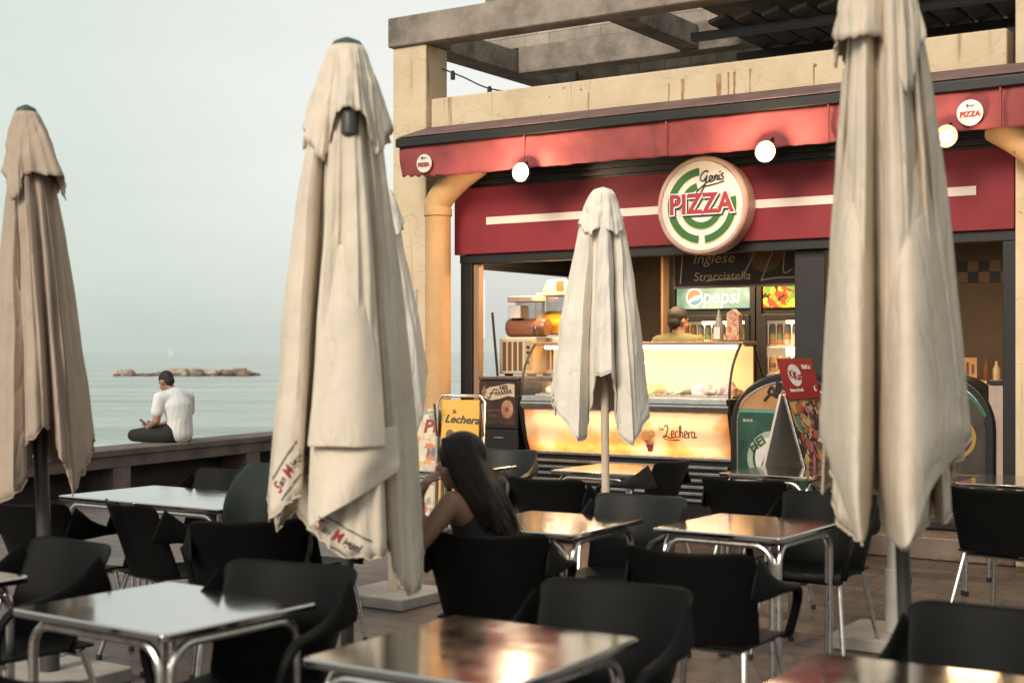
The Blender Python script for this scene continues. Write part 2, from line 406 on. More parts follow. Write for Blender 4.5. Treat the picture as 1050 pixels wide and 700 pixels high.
# brighter cloud over the sea to the right of the umbrellas, duller inland (behind the camera)
dp = N(nt, 'ShaderNodeVectorMath', operation='DOT_PRODUCT'); L(tc.outputs['Generated'], dp.inputs[0]); dp.inputs[1].default_value = Vector((-.04, 1, .25)).normalized()
mr = N(nt, 'ShaderNodeMapRange', interpolation_type='SMOOTHSTEP'); mr.inputs[1].default_value = .86; mr.inputs[2].default_value = 1.0; mr.inputs[3].default_value = .97; mr.inputs[4].default_value = 1.0
L(dp.outputs['Value'], mr.inputs[0])
mb_ = N(nt, 'ShaderNodeMapRange', interpolation_type='SMOOTHSTEP'); mb_.inputs[1].default_value = -.9; mb_.inputs[2].default_value = .9; mb_.inputs[3].default_value = .55; mb_.inputs[4].default_value = 1
L(sx.outputs[1], mb_.inputs[0])
cn = N(nt, 'ShaderNodeTexNoise'); cn.inputs['Scale'].default_value = 2.2; cn.inputs['Detail'].default_value = 5
mpc = N(nt, 'ShaderNodeMapping'); mpc.inputs['Scale'].default_value = (1, 1, 7); L(tc.outputs['Generated'], mpc.inputs[0]); L(mpc.outputs[0], cn.inputs['Vector'])
mc = N(nt, 'ShaderNodeMapRange'); mc.inputs[1].default_value = .3; mc.inputs[2].default_value = .7; mc.inputs[3].default_value = .95; mc.inputs[4].default_value = 1.05; L(cn.outputs[0], mc.inputs[0])
m1 = N(nt, 'ShaderNodeMath', operation='MULTIPLY'); L(mr.outputs[0], m1.inputs[0]); L(mb_.outputs[0], m1.inputs[1])
m2 = N(nt, 'ShaderNodeMath', operation='MULTIPLY'); L(m1.outputs[0], m2.inputs[0]); L(mc.outputs[0], m2.inputs[1])
bg2 = N(nt, 'ShaderNodeBackground'); az_ = N(nt, 'ShaderNodeVectorMath', operation='DOT_PRODUCT'); L(tc.outputs['Generated'], az_.inputs[0]); az_.inputs[1].default_value = Vector((.14, 1, .30)).normalized()
azr = N(nt, 'ShaderNodeMapRange', interpolation_type='SMOOTHSTEP'); azr.inputs[1].default_value = .885; azr.inputs[2].default_value = .985; L(az_.outputs['Value'], azr.inputs[0])
azm = N(nt, 'ShaderNodeMix', data_type='RGBA'); L(azr.outputs[0], azm.inputs[0]); L(er.outputs[0], azm.inputs[6]); azm.inputs[7].default_value = (.43, .432, .405, 1)
L(azm.outputs[2], bg2.inputs[0]); L(m2.outputs[0], bg2.inputs[1])
ad = N(nt, 'ShaderNodeAddShader'); L(bg.outputs[0], ad.inputs[0]); L(bg2.outputs[0], ad.inputs[1]); L(ad.outputs[0], out.inputs['Surface'])

sd = bpy.data.lights.new('sun', 'SUN'); so = bpy.data.objects.new('sun', sd); COL.objects.link(so)
sd.energy = 1.5; sd.angle = R(22); sd.color = (1, .88, .73)
az, elv = R(212), R(32)
so.rotation_euler = (-Vector((math.sin(az) * math.cos(elv), math.cos(az) * math.cos(elv), math.sin(elv)))).to_track_quat('-Z', 'Y').to_euler()
so.location = (0, -5, 20)

scene.view_settings.view_transform = 'Standard'; scene.view_settings.look = 'None'
scene.view_settings.exposure = .8; scene.view_settings.gamma = 1
scene.render.engine = 'CYCLES'
scene.cycles.use_denoising = True
try: scene.cycles.denoiser = 'OPENIMAGEDENOISE'
except Exception: pass
scene.cycles.max_bounces = 8; scene.cycles.transparent_max_bounces = 16; scene.cycles.sample_clamp_indirect = 4
scene.cycles.caustics_reflective = False; scene.cycles.caustics_refractive = False
scene.cycles.use_adaptive_sampling = False

# ------------------------------------------------------------------ terrace, sea
WO = Vector((-4.47, 14.7, 0)); WD = Vector((.424, .906, 0)).normalized(); WN = Vector((-WD.y, WD.x, 0))   # sea-wall line, sea side
def paving():
    m, nt, b = nodes_of('terrace_paving'); L = nt.links.new
    tc = N(nt, 'ShaderNodeTexCoord'); mp = N(nt, 'ShaderNodeMapping'); mp.inputs['Rotation'].default_value = (0, 0, R(33.3)); L(tc.outputs['Object'], mp.inputs[0])
    br = N(nt, 'ShaderNodeTexBrick'); br.inputs['Scale'].default_value = 1; br.inputs['Brick Width'].default_value = .40; br.inputs['Row Height'].default_value = .20
    br.inputs['Mortar Size'].default_value = .006; br.inputs['Mortar Smooth'].default_value = .3; br.offset = .5
    br.inputs['Color1'].default_value = (.135, .098, .083, 1); br.inputs['Color2'].default_value = (.088, .066, .058, 1); br.inputs['Mortar'].default_value = (.034, .028, .026, 1)
    L(mp.outputs[0], br.inputs[0])
    nz = N(nt, 'ShaderNodeTexNoise'); nz.inputs['Scale'].default_value = 1.7; nz.inputs['Detail'].default_value = 9; L(tc.outputs['Object'], nz.inputs['Vector'])
    mr = N(nt, 'ShaderNodeMapRange'); mr.inputs[1].default_value = .3; mr.inputs[2].default_value = .7; mr.inputs[3].default_value = .65; mr.inputs[4].default_value = 1.25; L(nz.outputs[0], mr.inputs[0])
    mx = N(nt, 'ShaderNodeVectorMath', operation='SCALE'); L(br.outputs[0], mx.inputs[0]); L(mr.outputs[0], mx.inputs['Scale'])
    L(mx.outputs[0], b.inputs['Base Color'])
    r2 = N(nt, 'ShaderNodeMapRange'); r2.inputs[3].default_value = .38; r2.inputs[4].default_value = .7; L(nz.outputs[0], r2.inputs[0]); L(r2.outputs[0], b.inputs['Roughness'])
    n2 = N(nt, 'ShaderNodeTexNoise'); n2.inputs['Scale'].default_value = 35; n2.inputs['Detail'].default_value = 5; L(tc.outputs['Object'], n2.inputs['Vector'])
    b1 = N(nt, 'ShaderNodeBump'); b1.inputs['Strength'].default_value = .25; b1.inputs['Distance'].default_value = .006; L(n2.outputs[0], b1.inputs['Height'])
    b2 = N(nt, 'ShaderNodeBump'); b2.inputs['Strength'].default_value = .6; b2.inputs['Distance'].default_value = .006; b2.invert = True; L(br.outputs['Fac'], b2.inputs['Height']); L(b1.outputs[0], b2.inputs['Normal'])
    L(b2.outputs[0], b.inputs['Normal'])
    return m
def WP(a, b, z=0):
    p = WO + WD * a + WN * b; return (p.x, p.y)
gm = MB(); gm.prism([WP(-45, .5), WP(90, .5), (70, 80), (70, -28)], -3, 0, 'z')
g_ = gm.build('terrace_ground', paving(), smooth=False); tag(g_, kind='structure')

def water():
    m, nt, b = nodes_of('sea_water'); L = nt.links.new
    b.inputs['Roughness'].default_value = .2; b.inputs['IOR'].default_value = 1.33
    tc = N(nt, 'ShaderNodeTexCoord'); mp = N(nt, 'ShaderNodeMapping'); mp.inputs['Rotation'].default_value = (0, 0, R(12)); mp.inputs['Scale'].default_value = (.45, 1, 1); L(tc.outputs['Object'], mp.inputs[0])
    m3_ = N(nt, 'ShaderNodeMapping'); m3_.inputs['Rotation'].default_value = (0, 0, R(12)); m3_.inputs['Scale'].default_value = (.12, .8, 1); L(tc.outputs['Object'], m3_.inputs[0])
    a3 = N(nt, 'ShaderNodeTexNoise'); a3.inputs['Scale'].default_value = .22; a3.inputs['Detail'].default_value = 9; a3.inputs['Roughness'].default_value = .7; L(m3_.outputs[0], a3.inputs['Vector'])
    c3_ = N(nt, 'ShaderNodeValToRGB'); c3_.color_ramp.elements[0].position = .36; c3_.color_ramp.elements[0].color = (.20, .27, .245, 1); c3_.color_ramp.elements[1].position = .64; c3_.color_ramp.elements[1].color = (.46, .52, .475, 1)
    L(a3.outputs[0], c3_.inputs[0]); L(c3_.outputs[0], b.inputs['Base Color'])
    a = N(nt, 'ShaderNodeTexNoise'); a.inputs['Scale'].default_value = .5; a.inputs['Detail'].default_value = 8; a.inputs['Roughness'].default_value = .62; L(mp.outputs[0], a.inputs['Vector'])
    a2 = N(nt, 'ShaderNodeTexNoise'); a2.inputs['Scale'].default_value = .09; a2.inputs['Detail'].default_value = 4; L(mp.outputs[0], a2.inputs['Vector'])
    b1 = N(nt, 'ShaderNodeBump'); b1.inputs['Strength'].default_value = .8; b1.inputs['Distance'].default_value = 1.0; L(a.outputs[0], b1.inputs['Height'])
    b2 = N(nt, 'ShaderNodeBump'); b2.inputs['Strength'].default_value = .5; b2.inputs['Distance'].default_value = 4; L(a2.outputs[0], b2.inputs['Height']); L(b1.outputs[0], b2.inputs['Normal'])
    L(b2.outputs[0], b.inputs['Normal'])
    return m
sm = MB(); S_ = 30000
sm.add([(-S_, -S_, -2.5), (S_, -S_, -2.5), (S_, S_, -2.5), (-S_, S_, -2.5)], [(0, 1, 2, 3)])
s_ = sm.build('sea_water', water(), smooth=False); tag(s_, kind='structure')

# breakwater rocks, each its own boulder
rock_mats = [mat('rock_pale', (.42, .33, .27), .95, vary=.4, scale=1.2, bump=.6, bscale=3), mat('rock_brown', (.21, .15, .12), .95, vary=.4, scale=1.2, bump=.6, bscale=3)]
def rock(seed, sz):
    bm = bmesh.new(); bmesh.ops.create_icosphere(bm, subdivisions=3, radius=1)
    for v in bm.verts:
        n = noise.noise(v.co * .9 + Vector((seed * 7.1, 0, 0))) * .5 + noise.noise(v.co * 2.3 + Vector((0, seed * 3.3, 0))) * .25
        q = v.co * (1 + n); q = Vector((q.x * sz[0], q.y * sz[1], q.z * sz[2])); v.co = q
    me = bpy.data.meshes.new('rock'); bm.to_mesh(me); bm.free(); return me
kinds = [('breakwater_rock', 'pale angular boulder of the low breakwater out at sea', 0), ('breakwater_rock', 'dark brown boulder of the low breakwater out at sea', 1)]
rk = [(120, 4), (124, 9), (131, 10), (135, 5), (141, 3), (146, 3.5), (152, 4), (156, 4), (165, 5), (170, 8), (175, 10), (181, 11), (187, 11), (192, 9), (197, 11), (203, 10), (208, 9), (213, 8), (218, 9), (223, 7), (228, 8), (234, 9), (240, 11), (245, 10), (250, 9), (256, 7), (261, 5)]
for i, (u, h) in enumerate(rk):
    k = 0 if (i in (1, 2, 10, 11, 12, 13) or (14 <= i <= 19 and i % 2 == 0)) else 1
    Yr = 236 + (i % 3) * 3
    hh = h / F * Yr
    me = rock(i + 1, (max(.7, hh * .70), max(1, hh * .7), hh * .46))
    o = link('breakwater_rock', me, rock_mats[k], None, ((u - 525) / F * Yr, Yr, -2.45 + hh * .22), (0, 0, i), True, angle=50)
    tag(o, kinds[k][1], 'rock', 'pale breakwater rocks' if k == 0 else 'dark breakwater rocks')
# a sail on the horizon
Yb = 1600; sb = thing('sailing_boat', 'tiny white sailing boat far out on the horizon', 'boat', ((175 - 525) / F * Yb, Yb, -2.5))
b_ = MB(); b_.prism([(-4, 1.4), (4.6, 1.6), (3.2, -.3), (-3.6, -.3)], -1.2, 1.2); b_.build('hull', M['white_paint'], sb)
sb.scale = (.62, .62, .72)
b_ = MB(); b_.tube([(0, 0, 1), (0, 0, 15)], .12); b_.build('mast', M['aluminium'], sb)
b_ = MB(); b_.prism([(.2, 2.4), (.2, 14.5), (-3.6, 2.6)], -.04, .04); b_.prism([(.4, 2.2), (.4, 12.5), (4, 2)], .1, .16); b_.build('sail', M['white_paint'], sb)

# ------------------------------------------------------------------ sea wall
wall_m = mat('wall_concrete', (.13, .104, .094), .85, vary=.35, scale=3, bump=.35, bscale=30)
wall_shade = mat('wall_recess_shade', (.04, .036, .034), .9, vary=.3)  # recess shade put into a darker copy of the concrete colour
sw = thing('seawall_bench', 'long low concrete sea wall with dark recesses, a man sitting on it', 'wall', WO, math.atan2(WD.y, WD.x))
c_ = MB(); c_.box(-40, 60, -.03, .5, .425, .5); c_.build('coping', wall_m, sw, bevel=.012)
c_ = MB(); c_.box(-40, 60, .0, .10, .30, .422); c_.build('beam', wall_m, sw, bevel=.006)
c_ = MB(); c_.box(-40, 60, .40, .48, .0, .42); c_.build('back_panel', wall_shade, sw)
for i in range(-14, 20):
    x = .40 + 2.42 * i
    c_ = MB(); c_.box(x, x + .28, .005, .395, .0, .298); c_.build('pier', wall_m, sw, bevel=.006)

# ------------------------------------------------------------------ tables
def rounded_rect(hx, hy, r, k=5):
    pts = []
    for (cx, cy, a0) in ((hx - r, hy - r, 0), (-hx + r, hy - r, 90), (-hx + r, -hy + r, 180), (hx - r, -hy + r, 270)):
        for j in range(k + 1):
            a = R(a0 + 90 * j / k); pts.append((cx + r * math.cos(a), cy + r * math.sin(a)))
    return pts
def make_table():
    t = thing('terrace_table', '', 'table')
    hx, hy = .33, .37
    mb = MB(); mb.prism(rounded_rect(hx, hy, .022), .694, .72, 'z'); mb.build('tabletop', M['table_steel'], t, bevel=.006)
    # under every edge runs one bent tube that turns down into two legs
    def loop(h, off, along_x):
        r = .085; z1 = .672; pts = []
        pts += [(-h, .012), (-h, z1 - r)]
        for j in range(1, 7):
            a = PI - (PI / 2) * j / 6
            pts.append((-h + r + r * math.cos(a), z1 - r + r * math.sin(a)))
        for j in range(0, 7):
            a = PI / 2 - (PI / 2) * j / 6
            pts.append((h - r + r * math.cos(a), z1 - r + r * math.sin(a)))
        pts.append((h, .012))
        return [(p[0], off, p[1]) if along_x else (off, p[0], p[1]) for p in pts]
    for s in (1, -1):
        for ax in (True, False):
            h = (hx - .062) if ax else (hy - .062); off = s * ((hy if ax else hx) - .040)
            mb = MB(); mb.tube(loop(h, off, ax), .0145, 10)
            lg = mb.build('leg_frame', M['aluminium'], t)
            mb = MB()
            for q in (-1, 1):
                c = (q * h, off, 0) if ax else (off, q * h, 0)
                mb.lathe([(.0165, 0), (.0175, .004), (.0165, .03)], c, 10)
            mb.build('foot_cap', M['rubber'], lg)
    return t
table0 = make_table()
TG = 'steel terrace tables'
tables = [
    (-1.135, 4.58, TH + R(88), 'steel square table at lower left, bright with sky and empty'),
    (-2.16, 8.22, TH, 'steel table in front of the seated man, its left half of two pushed together'),
    (-1.625, 7.86, TH, 'steel table pushed against the left one, beside the big logo umbrella'),
    (.19, 6.84, TH + R(2), 'steel table right beside the long-haired woman'),
    (1.14, 6.72, TH - R(1), 'steel table right of centre with warm lit reflections'),
    (-.10, 3.93, TH + R(1), 'steel table at bottom centre mirroring the red shop front'),
    (.94, 3.38, TH + R(2), 'steel table cut off by the bottom right corner'),
    (.746, 9.97, TH, 'far steel table in front of the lit ice cream counter, behind the white pole'),
    (1.905, 9.73, TH - R(2), 'far steel table in front of the menu board with the red header'),
    (3.30, 9.02, TH, 'steel table at right edge, beyond the armless chair'),
    (-2.27, 5.06, TH, 'steel table at left edge with only its right corner showing'),
    (-.43, 10.1, TH + R(3), 'far steel table by the yellow ice cream board, behind the woman'),
]
for i, (x, y, a, lab) in enumerate(tables):
    t = table0 if i == 0 else copy_tree(table0)
    t.location = (x, y, 0); t.rotation_euler = (0, 0, a); tag(t, lab, 'table', TG)

# ------------------------------------------------------------------ chairs (a moulded shell on four aluminium legs)
def shell_grid(fn, nu, nv):
    vs = [fn(i / nu * 2 - 1, j / nv) for j in range(nv + 1) for i in range(nu + 1)]
    fs = [(j * (nu + 1) + i, j * (nu + 1) + i + 1, (j + 1) * (nu + 1) + i + 1, (j + 1) * (nu + 1) + i) for j in range(nv) for i in range(nu)]
    return vs, fs
def make_chair(name, arms, m):
    t = thing(name, '', 'chair')
    def seat(u, w):
        y = -.22 + .47 * w
        x = u * (.225 + .015 * w)
        z = .445 - .018 * (1 - u * u) * math.sin(PI * min(1, w * 1.1)) - .035 * max(0, (w - .82) / .18) ** 2
        return (x, y, z)
    mb = MB(); mb.add(*shell_grid(seat, 10, 12)); mb.build('seat', m, t, solid=.014, sub=1)
    wide = .265 if arms else .235
    def back(u, w):
        wd = wide * (.86 + .17 * w) if arms else wide * (.96 + .05 * w)
        x = u * wd
        yb = -.215 - .115 * w ** 1.1
        y = yb + (.13 if arms else .05) * abs(u) ** 2.2 * (1 - .35 * w)
        top = .372 + (.016 * u * u - .022 * abs(u) ** 12 if arms else .012 * abs(u) ** 4)
        return (x, y, .435 + top * w)
    mb = MB(); mb.add(*shell_grid(back, 16, 12)); mb.build('backrest', m, t, solid=.014, sub=1)
    if arms:
        for s in (-1, 1):
            ctl = [(.262, -.235, .715, .092, .008), (.270, -.175, .690, .076, .009), (.277, -.10, .668, .048, .012), (.281, .0, .652, .025, .018), (.283, .09, .642, .017, .023), (.280, .165, .630, .015, .024), (.270, .205, .585, .015, .021), (.255, .212, .52, .015, .019), (.232, .205, .432, .016, .02)]
            path = catmull([(s * c[0], c[1], c[2]) for c in ctl], 4); n = len(path)
            def lerp_c(i, k):
                q = i / 4; j = min(int(q), len(ctl) - 2); return ctl[j][k] + (ctl[j + 1][k] - ctl[j][k]) * (q - j)
            ra = [lerp_c(i, 3) for i in range(n)]; ff = [lerp_c(i, 4) for i in range(n)]
            mb = MB(); mb.tube(path, ra, 10, True, ff); mb.build('armrest', m, t, sub=1)
    for sx_ in (-1, 1):
        for sy in (-1, 1):
            top = (sx_ * .195, .17 if sy > 0 else -.17, .43); bot = (sx_ * .245, .235 if sy > 0 else -.30, .012)
            mb = MB(); mb.tube([top, bot], [.0135, .0115], 10)
            lg = mb.build('leg', M['aluminium'], t)
            mb = MB(); mb.lathe([(.014, 0), (.015, .004), (.014, .025)], (bot[0], bot[1], 0), 10); mb.build('foot_cap', M['rubber'], lg)
    mb = MB(); mb.tube([(-.2, .15, .418), (.2, .15, .418)], .010, 8); mb.tube([(-.2, -.15, .418), (.2, -.15, .418)], .010, 8)
    mb.build('seat_frame', M['aluminium'], t)
    return t
arm0 = make_chair('terrace_armchair', True, M['black_plastic'])
side0 = make_chair('terrace_chair', False, M['black_plastic'])
grey0 = make_chair('terrace_armchair', True, M['grey_plastic'])
FG, FB, FE, FW = TH, TH + PI, TH - PI / 2, TH + PI / 2
chairs = [
    (arm0, -.05, 5.98, R(-14), 'black armchair that the long-haired woman sits in'),
    (arm0, .79, 5.47, FG + R(2), 'black armchair with its back to us, drawn back from the warm reflecting table'),
    (arm0, .21, 4.23, FB + R(4), 'black armchair behind the front centre table, its hollow back towards us'),
    (arm0, -.87, 4.64, FB + R(10), 'black armchair in front of the logo umbrella, pushed to the bright left table'),
    (arm0, -1.22, 6.44, R(14), 'black armchair left of the logo umbrella, its plain back to us'),
    (arm0, -1.70, 7.06, FG - R(16), 'black armchair seen sideways under the two joined tables, arm loop showing'),
    (arm0, -1.88, 5.25, FB - R(6), 'black armchair between the left edge table and the bright left table'),
    (arm0, -2.30, 7.14, FG + R(8), 'black armchair behind the dark pole of the tan umbrella'),
    (arm0, -1.52, 3.86, FG, 'black armchair in the bottom left corner'),
    (arm0, 1.27, 3.80, FB, 'black armchair under the big right umbrella, top of its back showing'),
    (side0, 2.80, 7.80, FG - R(14), 'armless black chair with a square back at the right edge'),
    (arm0, 1.49, 8.38, FG, 'black armchair in front of the far table with the menu board'),
    (arm0, 1.54, 7.12, FB, 'black armchair behind the warm reflecting table, beside the big right umbrella'),
    (grey0, .53, 6.99, FB, 'charcoal chair behind the table beside the woman, in front of the white pole'),
    (arm0, .33, 8.45, FG, 'black armchair just left of the white umbrella pole, back to us'),
    (grey0, .90, 9.74, FW, 'charcoal chair at right side of the table before the lit ice cream counter'),
    (grey0, -.14, 10.35, FB + R(12), 'charcoal chair below the black frappe cabinet'),
    (arm0, -1.93, 8.58, FB, 'black armchair between the joined tables and the sea wall'),
    (arm0, -1.12, 7.42, FG, 'black chair with a dark green coat hung over its back'),
]
used = set()
for (src, x, y, a, lab) in chairs:
    c = src if src.name not in used else copy_tree(src)
    used.add(src.name)
    c.location = (x, y, 0); c.rotation_euler = (0, 0, a); tag(c, lab, 'chair', 'black plastic terrace chairs')
# coat over the back of the last chair
def coat(u, w):
    a = u * PI * .5
    hgt = .98 - .50 * w
    z = hgt - .05 * abs(u) ** 2
    bul = .115 + .05 * math.sin(PI * min(1, w * 1.3))
    x = .285 * math.sin(a) * (.62 + .38 * min(1, w * 2.2) ** .6)
    y = -.25 - bul * math.cos(a) * (min(1, .12 + w * 3) ** .5) + .02 * math.sin(u * 9 + w * 4)
    return (x, y, z)
mb = MB(); mb.add(*shell_grid(coat, 24, 16))
cb, fb = shell_grid(lambda u, w: (.285 * math.sin(u * PI / 2) * (.62 + .38 * min(1, w * 2.2) ** .6), -.25 + .12 * math.cos(u * PI / 2) * (min(1, .12 + w * 3) ** .5) - .02, .98 - .30 * w - .05 * u * u), 24, 10)
mb.add(cb, fb)
o = mb.build('coat', M['green_cloth'], None, (-1.12, 7.42, 0), (0, 0, FG), solid=.012, sub=1)
tag(o, 'dark green coat hung over a chair back beside the logo umbrella', 'coat')
# ------------------------------------------------------------------ closed umbrellas
def resample(pts, per):
    out = []
    n = len(pts)
    for i in range(n):
        a = Vector(pts[i]); b = Vector(pts[(i + 1) % n])
        for j in range(per): out.append(a.lerp(b, j / per))
    return out
def smooth_loop(P, it):
    for _ in range(it):
        P = [(P[i - 1] + P[i] * 2 + P[(i + 1) % len(P)]) / 4 for i in range(len(P))]
    return P
def canopy_mesh(hem, top, r0, rows=26, per=6, power=.72, seed=1, wob=.014, soft=1):
    """hem: closed loop of points relative to the root; top: centre of the upper ring"""
    Hr = resample(hem, per)
    for i, p in enumerate(Hr):
        p.z += noise.noise(Vector((i * .31, seed * 3.1, 0))) * .022 + noise.noise(Vector((i * .9, seed * 1.7, 3))) * .006
        r_ = Vector((p.x, p.y, 0)); r_ = r_.normalized() if r_.length > 1e-3 else r_
        q = noise.noise(Vector((i * .45, seed * 2.3, 7))) * .026; p.x += r_.x * q; p.y += r_.y * q
    Hs = smooth_loop(list(Hr), 5); n = len(Hr); top = Vector(top)
    mb = MB(); vs = []
    a0 = math.atan2(Hr[0].y - top.y, Hr[0].x - top.x)
    ang = [a0 + 2 * PI * i / n for i in range(n)]
    cen = Vector((sum(p.x for p in Hr) / n, sum(p.y for p in Hr) / n, 0))
    rnd = random.Random(seed); ph = [rnd.uniform(0, 6.28) for _ in range(4)]
    for j in range(rows + 1):
        w_ = j / rows
        k = w_ ** power
        for i in range(n):
            p = Hs[i].lerp(Hr[i], .35 + .65 * w_ ** 1.5)
            t = top + Vector((math.cos(ang[i]) * r0, math.sin(ang[i]) * r0, 0))
            q = Vector((t.x + (p.x - t.x) * k, t.y + (p.y - t.y) * k, t.z + (p.z - t.z) * w_))
            env = math.sin(PI * min(1, w_ * 1.02)) ** .7
            nn = noise.noise(Vector((i * .16 + seed * 5, w_ * 2.1, seed))) * wob * 2
            nn += noise.noise(Vector((i * .42 + seed * 9, w_ * 1.1, seed + 4))) * wob * 1.2
            nn += noise.noise(Vector((i * .11 + w_ * 3.1, w_ * 6.3 + seed, seed + 8))) * wob * .8
            d = Vector((q.x - cen.x, q.y - cen.y, 0))
            if d.length > 1e-4: q += d.normalized() * nn * env
            vs.append(q)
    fs = [(j * n + i, j * n + (i + 1) % n, (j + 1) * n + (i + 1) % n, (j + 1) * n + i) for j in range(rows) for i in range(n)]
    mb.add(vs, fs)
    return mb
def auto_hem(front, depth, seed, x0, z0, amp):
    """closes a front hem (left to right, camera side) with folds at the back"""
    rnd = random.Random(seed)
    a = front[-1]; b = front[0]
    pts = []
    m = 9
    for i in range(1, m):
        q = i / m
        an = PI * q
        x = a[0] + (b[0] - a[0]) * (1 - math.cos(an)) / 2
        y = depth * math.sin(an) * (1.0 if i % 2 else .55) + a[1] * (1 - q) + b[1] * q
        pts.append((x, y, z0 + (amp if i % 2 else -amp) * rnd.uniform(.6, 1)))
    return list(front) + pts
def umbrella(lab, Y, uc, hem_px, top_px, cap_px, cap_r, mcloth, mpole, pole_r=.024, pole_uc=None, seed=1, base=True, base_rot=TH, power=.72, topdy=0, fold=1.6, wob=.014):
    px = Y / F
    root_x = ((pole_uc if pole_uc is not None else uc) - 525) / F * Y
    t = thing('closed_umbrella', lab, 'umbrella', (root_x, Y, 0), 0, 'closed terrace umbrellas')
    def loc(u, v, dy): return ((u - 525) / F * (Y + dy) - root_x, dy, H - (v - 361) / F * (Y + dy))
    dm = sum(p[2] for p in hem_px) / len(hem_px)
    front = [loc(p[0], p[1], dm + (p[2] - dm) * fold) for p in hem_px]
    zmean = sum(p[2] for p in front) / len(front)
    hem = auto_hem(front, .20, seed, 0, zmean, .05)
    tu, tv = top_px; tp = loc(tu, tv, topdy)
    body_top = (tp[0], tp[1], tp[2] - .05)
    mb = canopy_mesh(hem, body_top, cap_r * .9, 40, 6, power, seed, wob)
    cano = mb.build('canopy', mcloth, t, solid=.004, angle=75)
    nn = len(hem) * 6; rows_ = 40
    hr = MB(); hp = [Vector(mb.v[rows_ * nn + i]) for i in range(nn)]; hr.tube(hp + [hp[0]], .0042, 6); hr.build('hem_roll', mcloth, t)
    sm_ = MB(); i0 = 6
    for q in range(0, len(hem), 4):
        i = (q * 6 + 3) % nn
        sm_ = MB(); sm_.tube([Vector(mb.v[j * nn + i]) for j in range(0, rows_ + 1)], .0032, 6); sm_.build('seam', mcloth, t)
    cap = [loc(*p) for p in cap_px]
    cz = sum(p[2] for p in cap) / len(cap)
    chem = auto_hem(cap, .15, seed + 3, 0, cz, .035)
    mb = canopy_mesh(chem, (tp[0], tp[1], tp[2] - .012), cap_r, 16, 6, .85, seed + 9, .008)
    # close the crown of the vent
    mb.build('vent_cap', mcloth, t, solid=.004, angle=75)
    mb = MB(); mb.lathe([(cap_r * 1.0, -.03), (cap_r * 1.02, -.008), (cap_r * .8, .012), (cap_r * .35, .024), (.004, .03)], (tp[0], tp[1], tp[2] - .004), 20)
    mb.build('finial', M['finial'] if mcloth is not M['canvas_white'] else mcloth, t)
    mb = MB(); mb.tube([(0, 0, .06), (tp[0] * .98, tp[1], tp[2] - .03)], pole_r, 14); mb.build('pole', mpole, t)
    if base:
        mb = MB(); mb.prism(rounded_rect(.27, .27, .03), 0, .07, 'z')
        b = mb.build('base_slab', M['concrete_base'], t, rot=(0, 0, base_rot), bevel=.008)
        mb = MB(); mb.tube([(0, 0, .07), (0, 0, .40)], pole_r + .012, 14); mb.build('sleeve', mpole, t)
        mb = MB(); mb.tube([(pole_r + .01, 0, .34), (pole_r + .05, 0, .34)], .008, 8); mb.lathe([(.004, -.012), (.018, -.01), (.018, .01), (.004, .012)], (pole_r + .055, 0, .34), 10, 'x'); mb.build('clamp_knob', M['rubber'], t)
    return t, cano, loc
u1, c1, l1 = umbrella('tan closed umbrella at left edge, leaning on a dark pole', 6.5, 42,
    [(-14, 470, .04), (-12, 490, -.06), (-4, 512, -.12), (14, 512, -.17), (27, 492, -.13), (32, 470, -.06), (26, 455, -.15), (36, 447, -.21), (46, 438, -.19), (54, 436, -.12), (58, 452, -.15), (62, 468, -.21), (68, 480, -.16), (75, 508, -.15), (83, 488, -.11), (92, 474, -.05), (95, 452, .03)],
    (27, 113), [(3, 172, .0), (5, 182, -.08), (12, 205, -.13), (20, 200, -.15), (26, 178, -.11), (34, 176, -.15), (50, 180, -.17), (66, 181, -.12), (66, 205, -.06), (64, 195, .02)],
    .052, M['canvas_tan'], M['pole_dark'], .033, 51, 3)
u2, c2, l2 = umbrella('big cream closed umbrella with two red and black logo prints on its hem', 5.42, 356,
    [(280, 470, .08), (275, 500, .0), (275, 530, -.12), (290, 520, -.16), (308, 506, -.15), (315, 480, -.03), (322, 500, -.06), (317, 540, -.20), (330, 556, -.25), (346, 567, -.27), (372, 572, -.28), (394, 575, -.26), (398, 560, -.15), (404, 585, -.17), (414, 605, -.17), (426, 611, -.13), (432, 600, -.05), (433, 560, .06)],
    (356, 45), [(309, 128, .02), (313, 140, -.06), (324, 160, -.11), (331, 170, -.13), (336, 150, -.11), (344, 116, -.17), (352, 112, -.20), (367, 112, -.20), (376, 124, -.19), (383, 150, -.15), (388, 164, -.13), (395, 140, -.08), (403, 128, .0)],
    .064, M['canvas'], M['pole_dark'], .026, None, 5, power=.66)
u3, c3, l3 = umbrella('slim white closed umbrella on a pale pole in front of the lit counter', 8.95, 622,
    [(566, 398, .04), (567, 410, -.06), (576, 428, -.12), (593, 454, -.15), (601, 450, -.09), (603, 430, -.04), (608, 404, -.10), (611, 386, -.17), (627, 383, -.18), (631, 402, -.10), (632, 432, -.06), (636, 448, -.12), (648, 457, -.16), (657, 442, -.12), (665, 424, -.06), (664, 404, .04)],
    (618, 196), [(594, 229, .0), (598, 236, -.07), (606, 241, -.11), (613, 233, -.13), (619, 230, -.11), (624, 237, -.14), (634, 242, -.12), (640, 231, -.03)],
    .075, M['canvas_white'], M['pole_wood'], .026, 622, 7, power=.6)
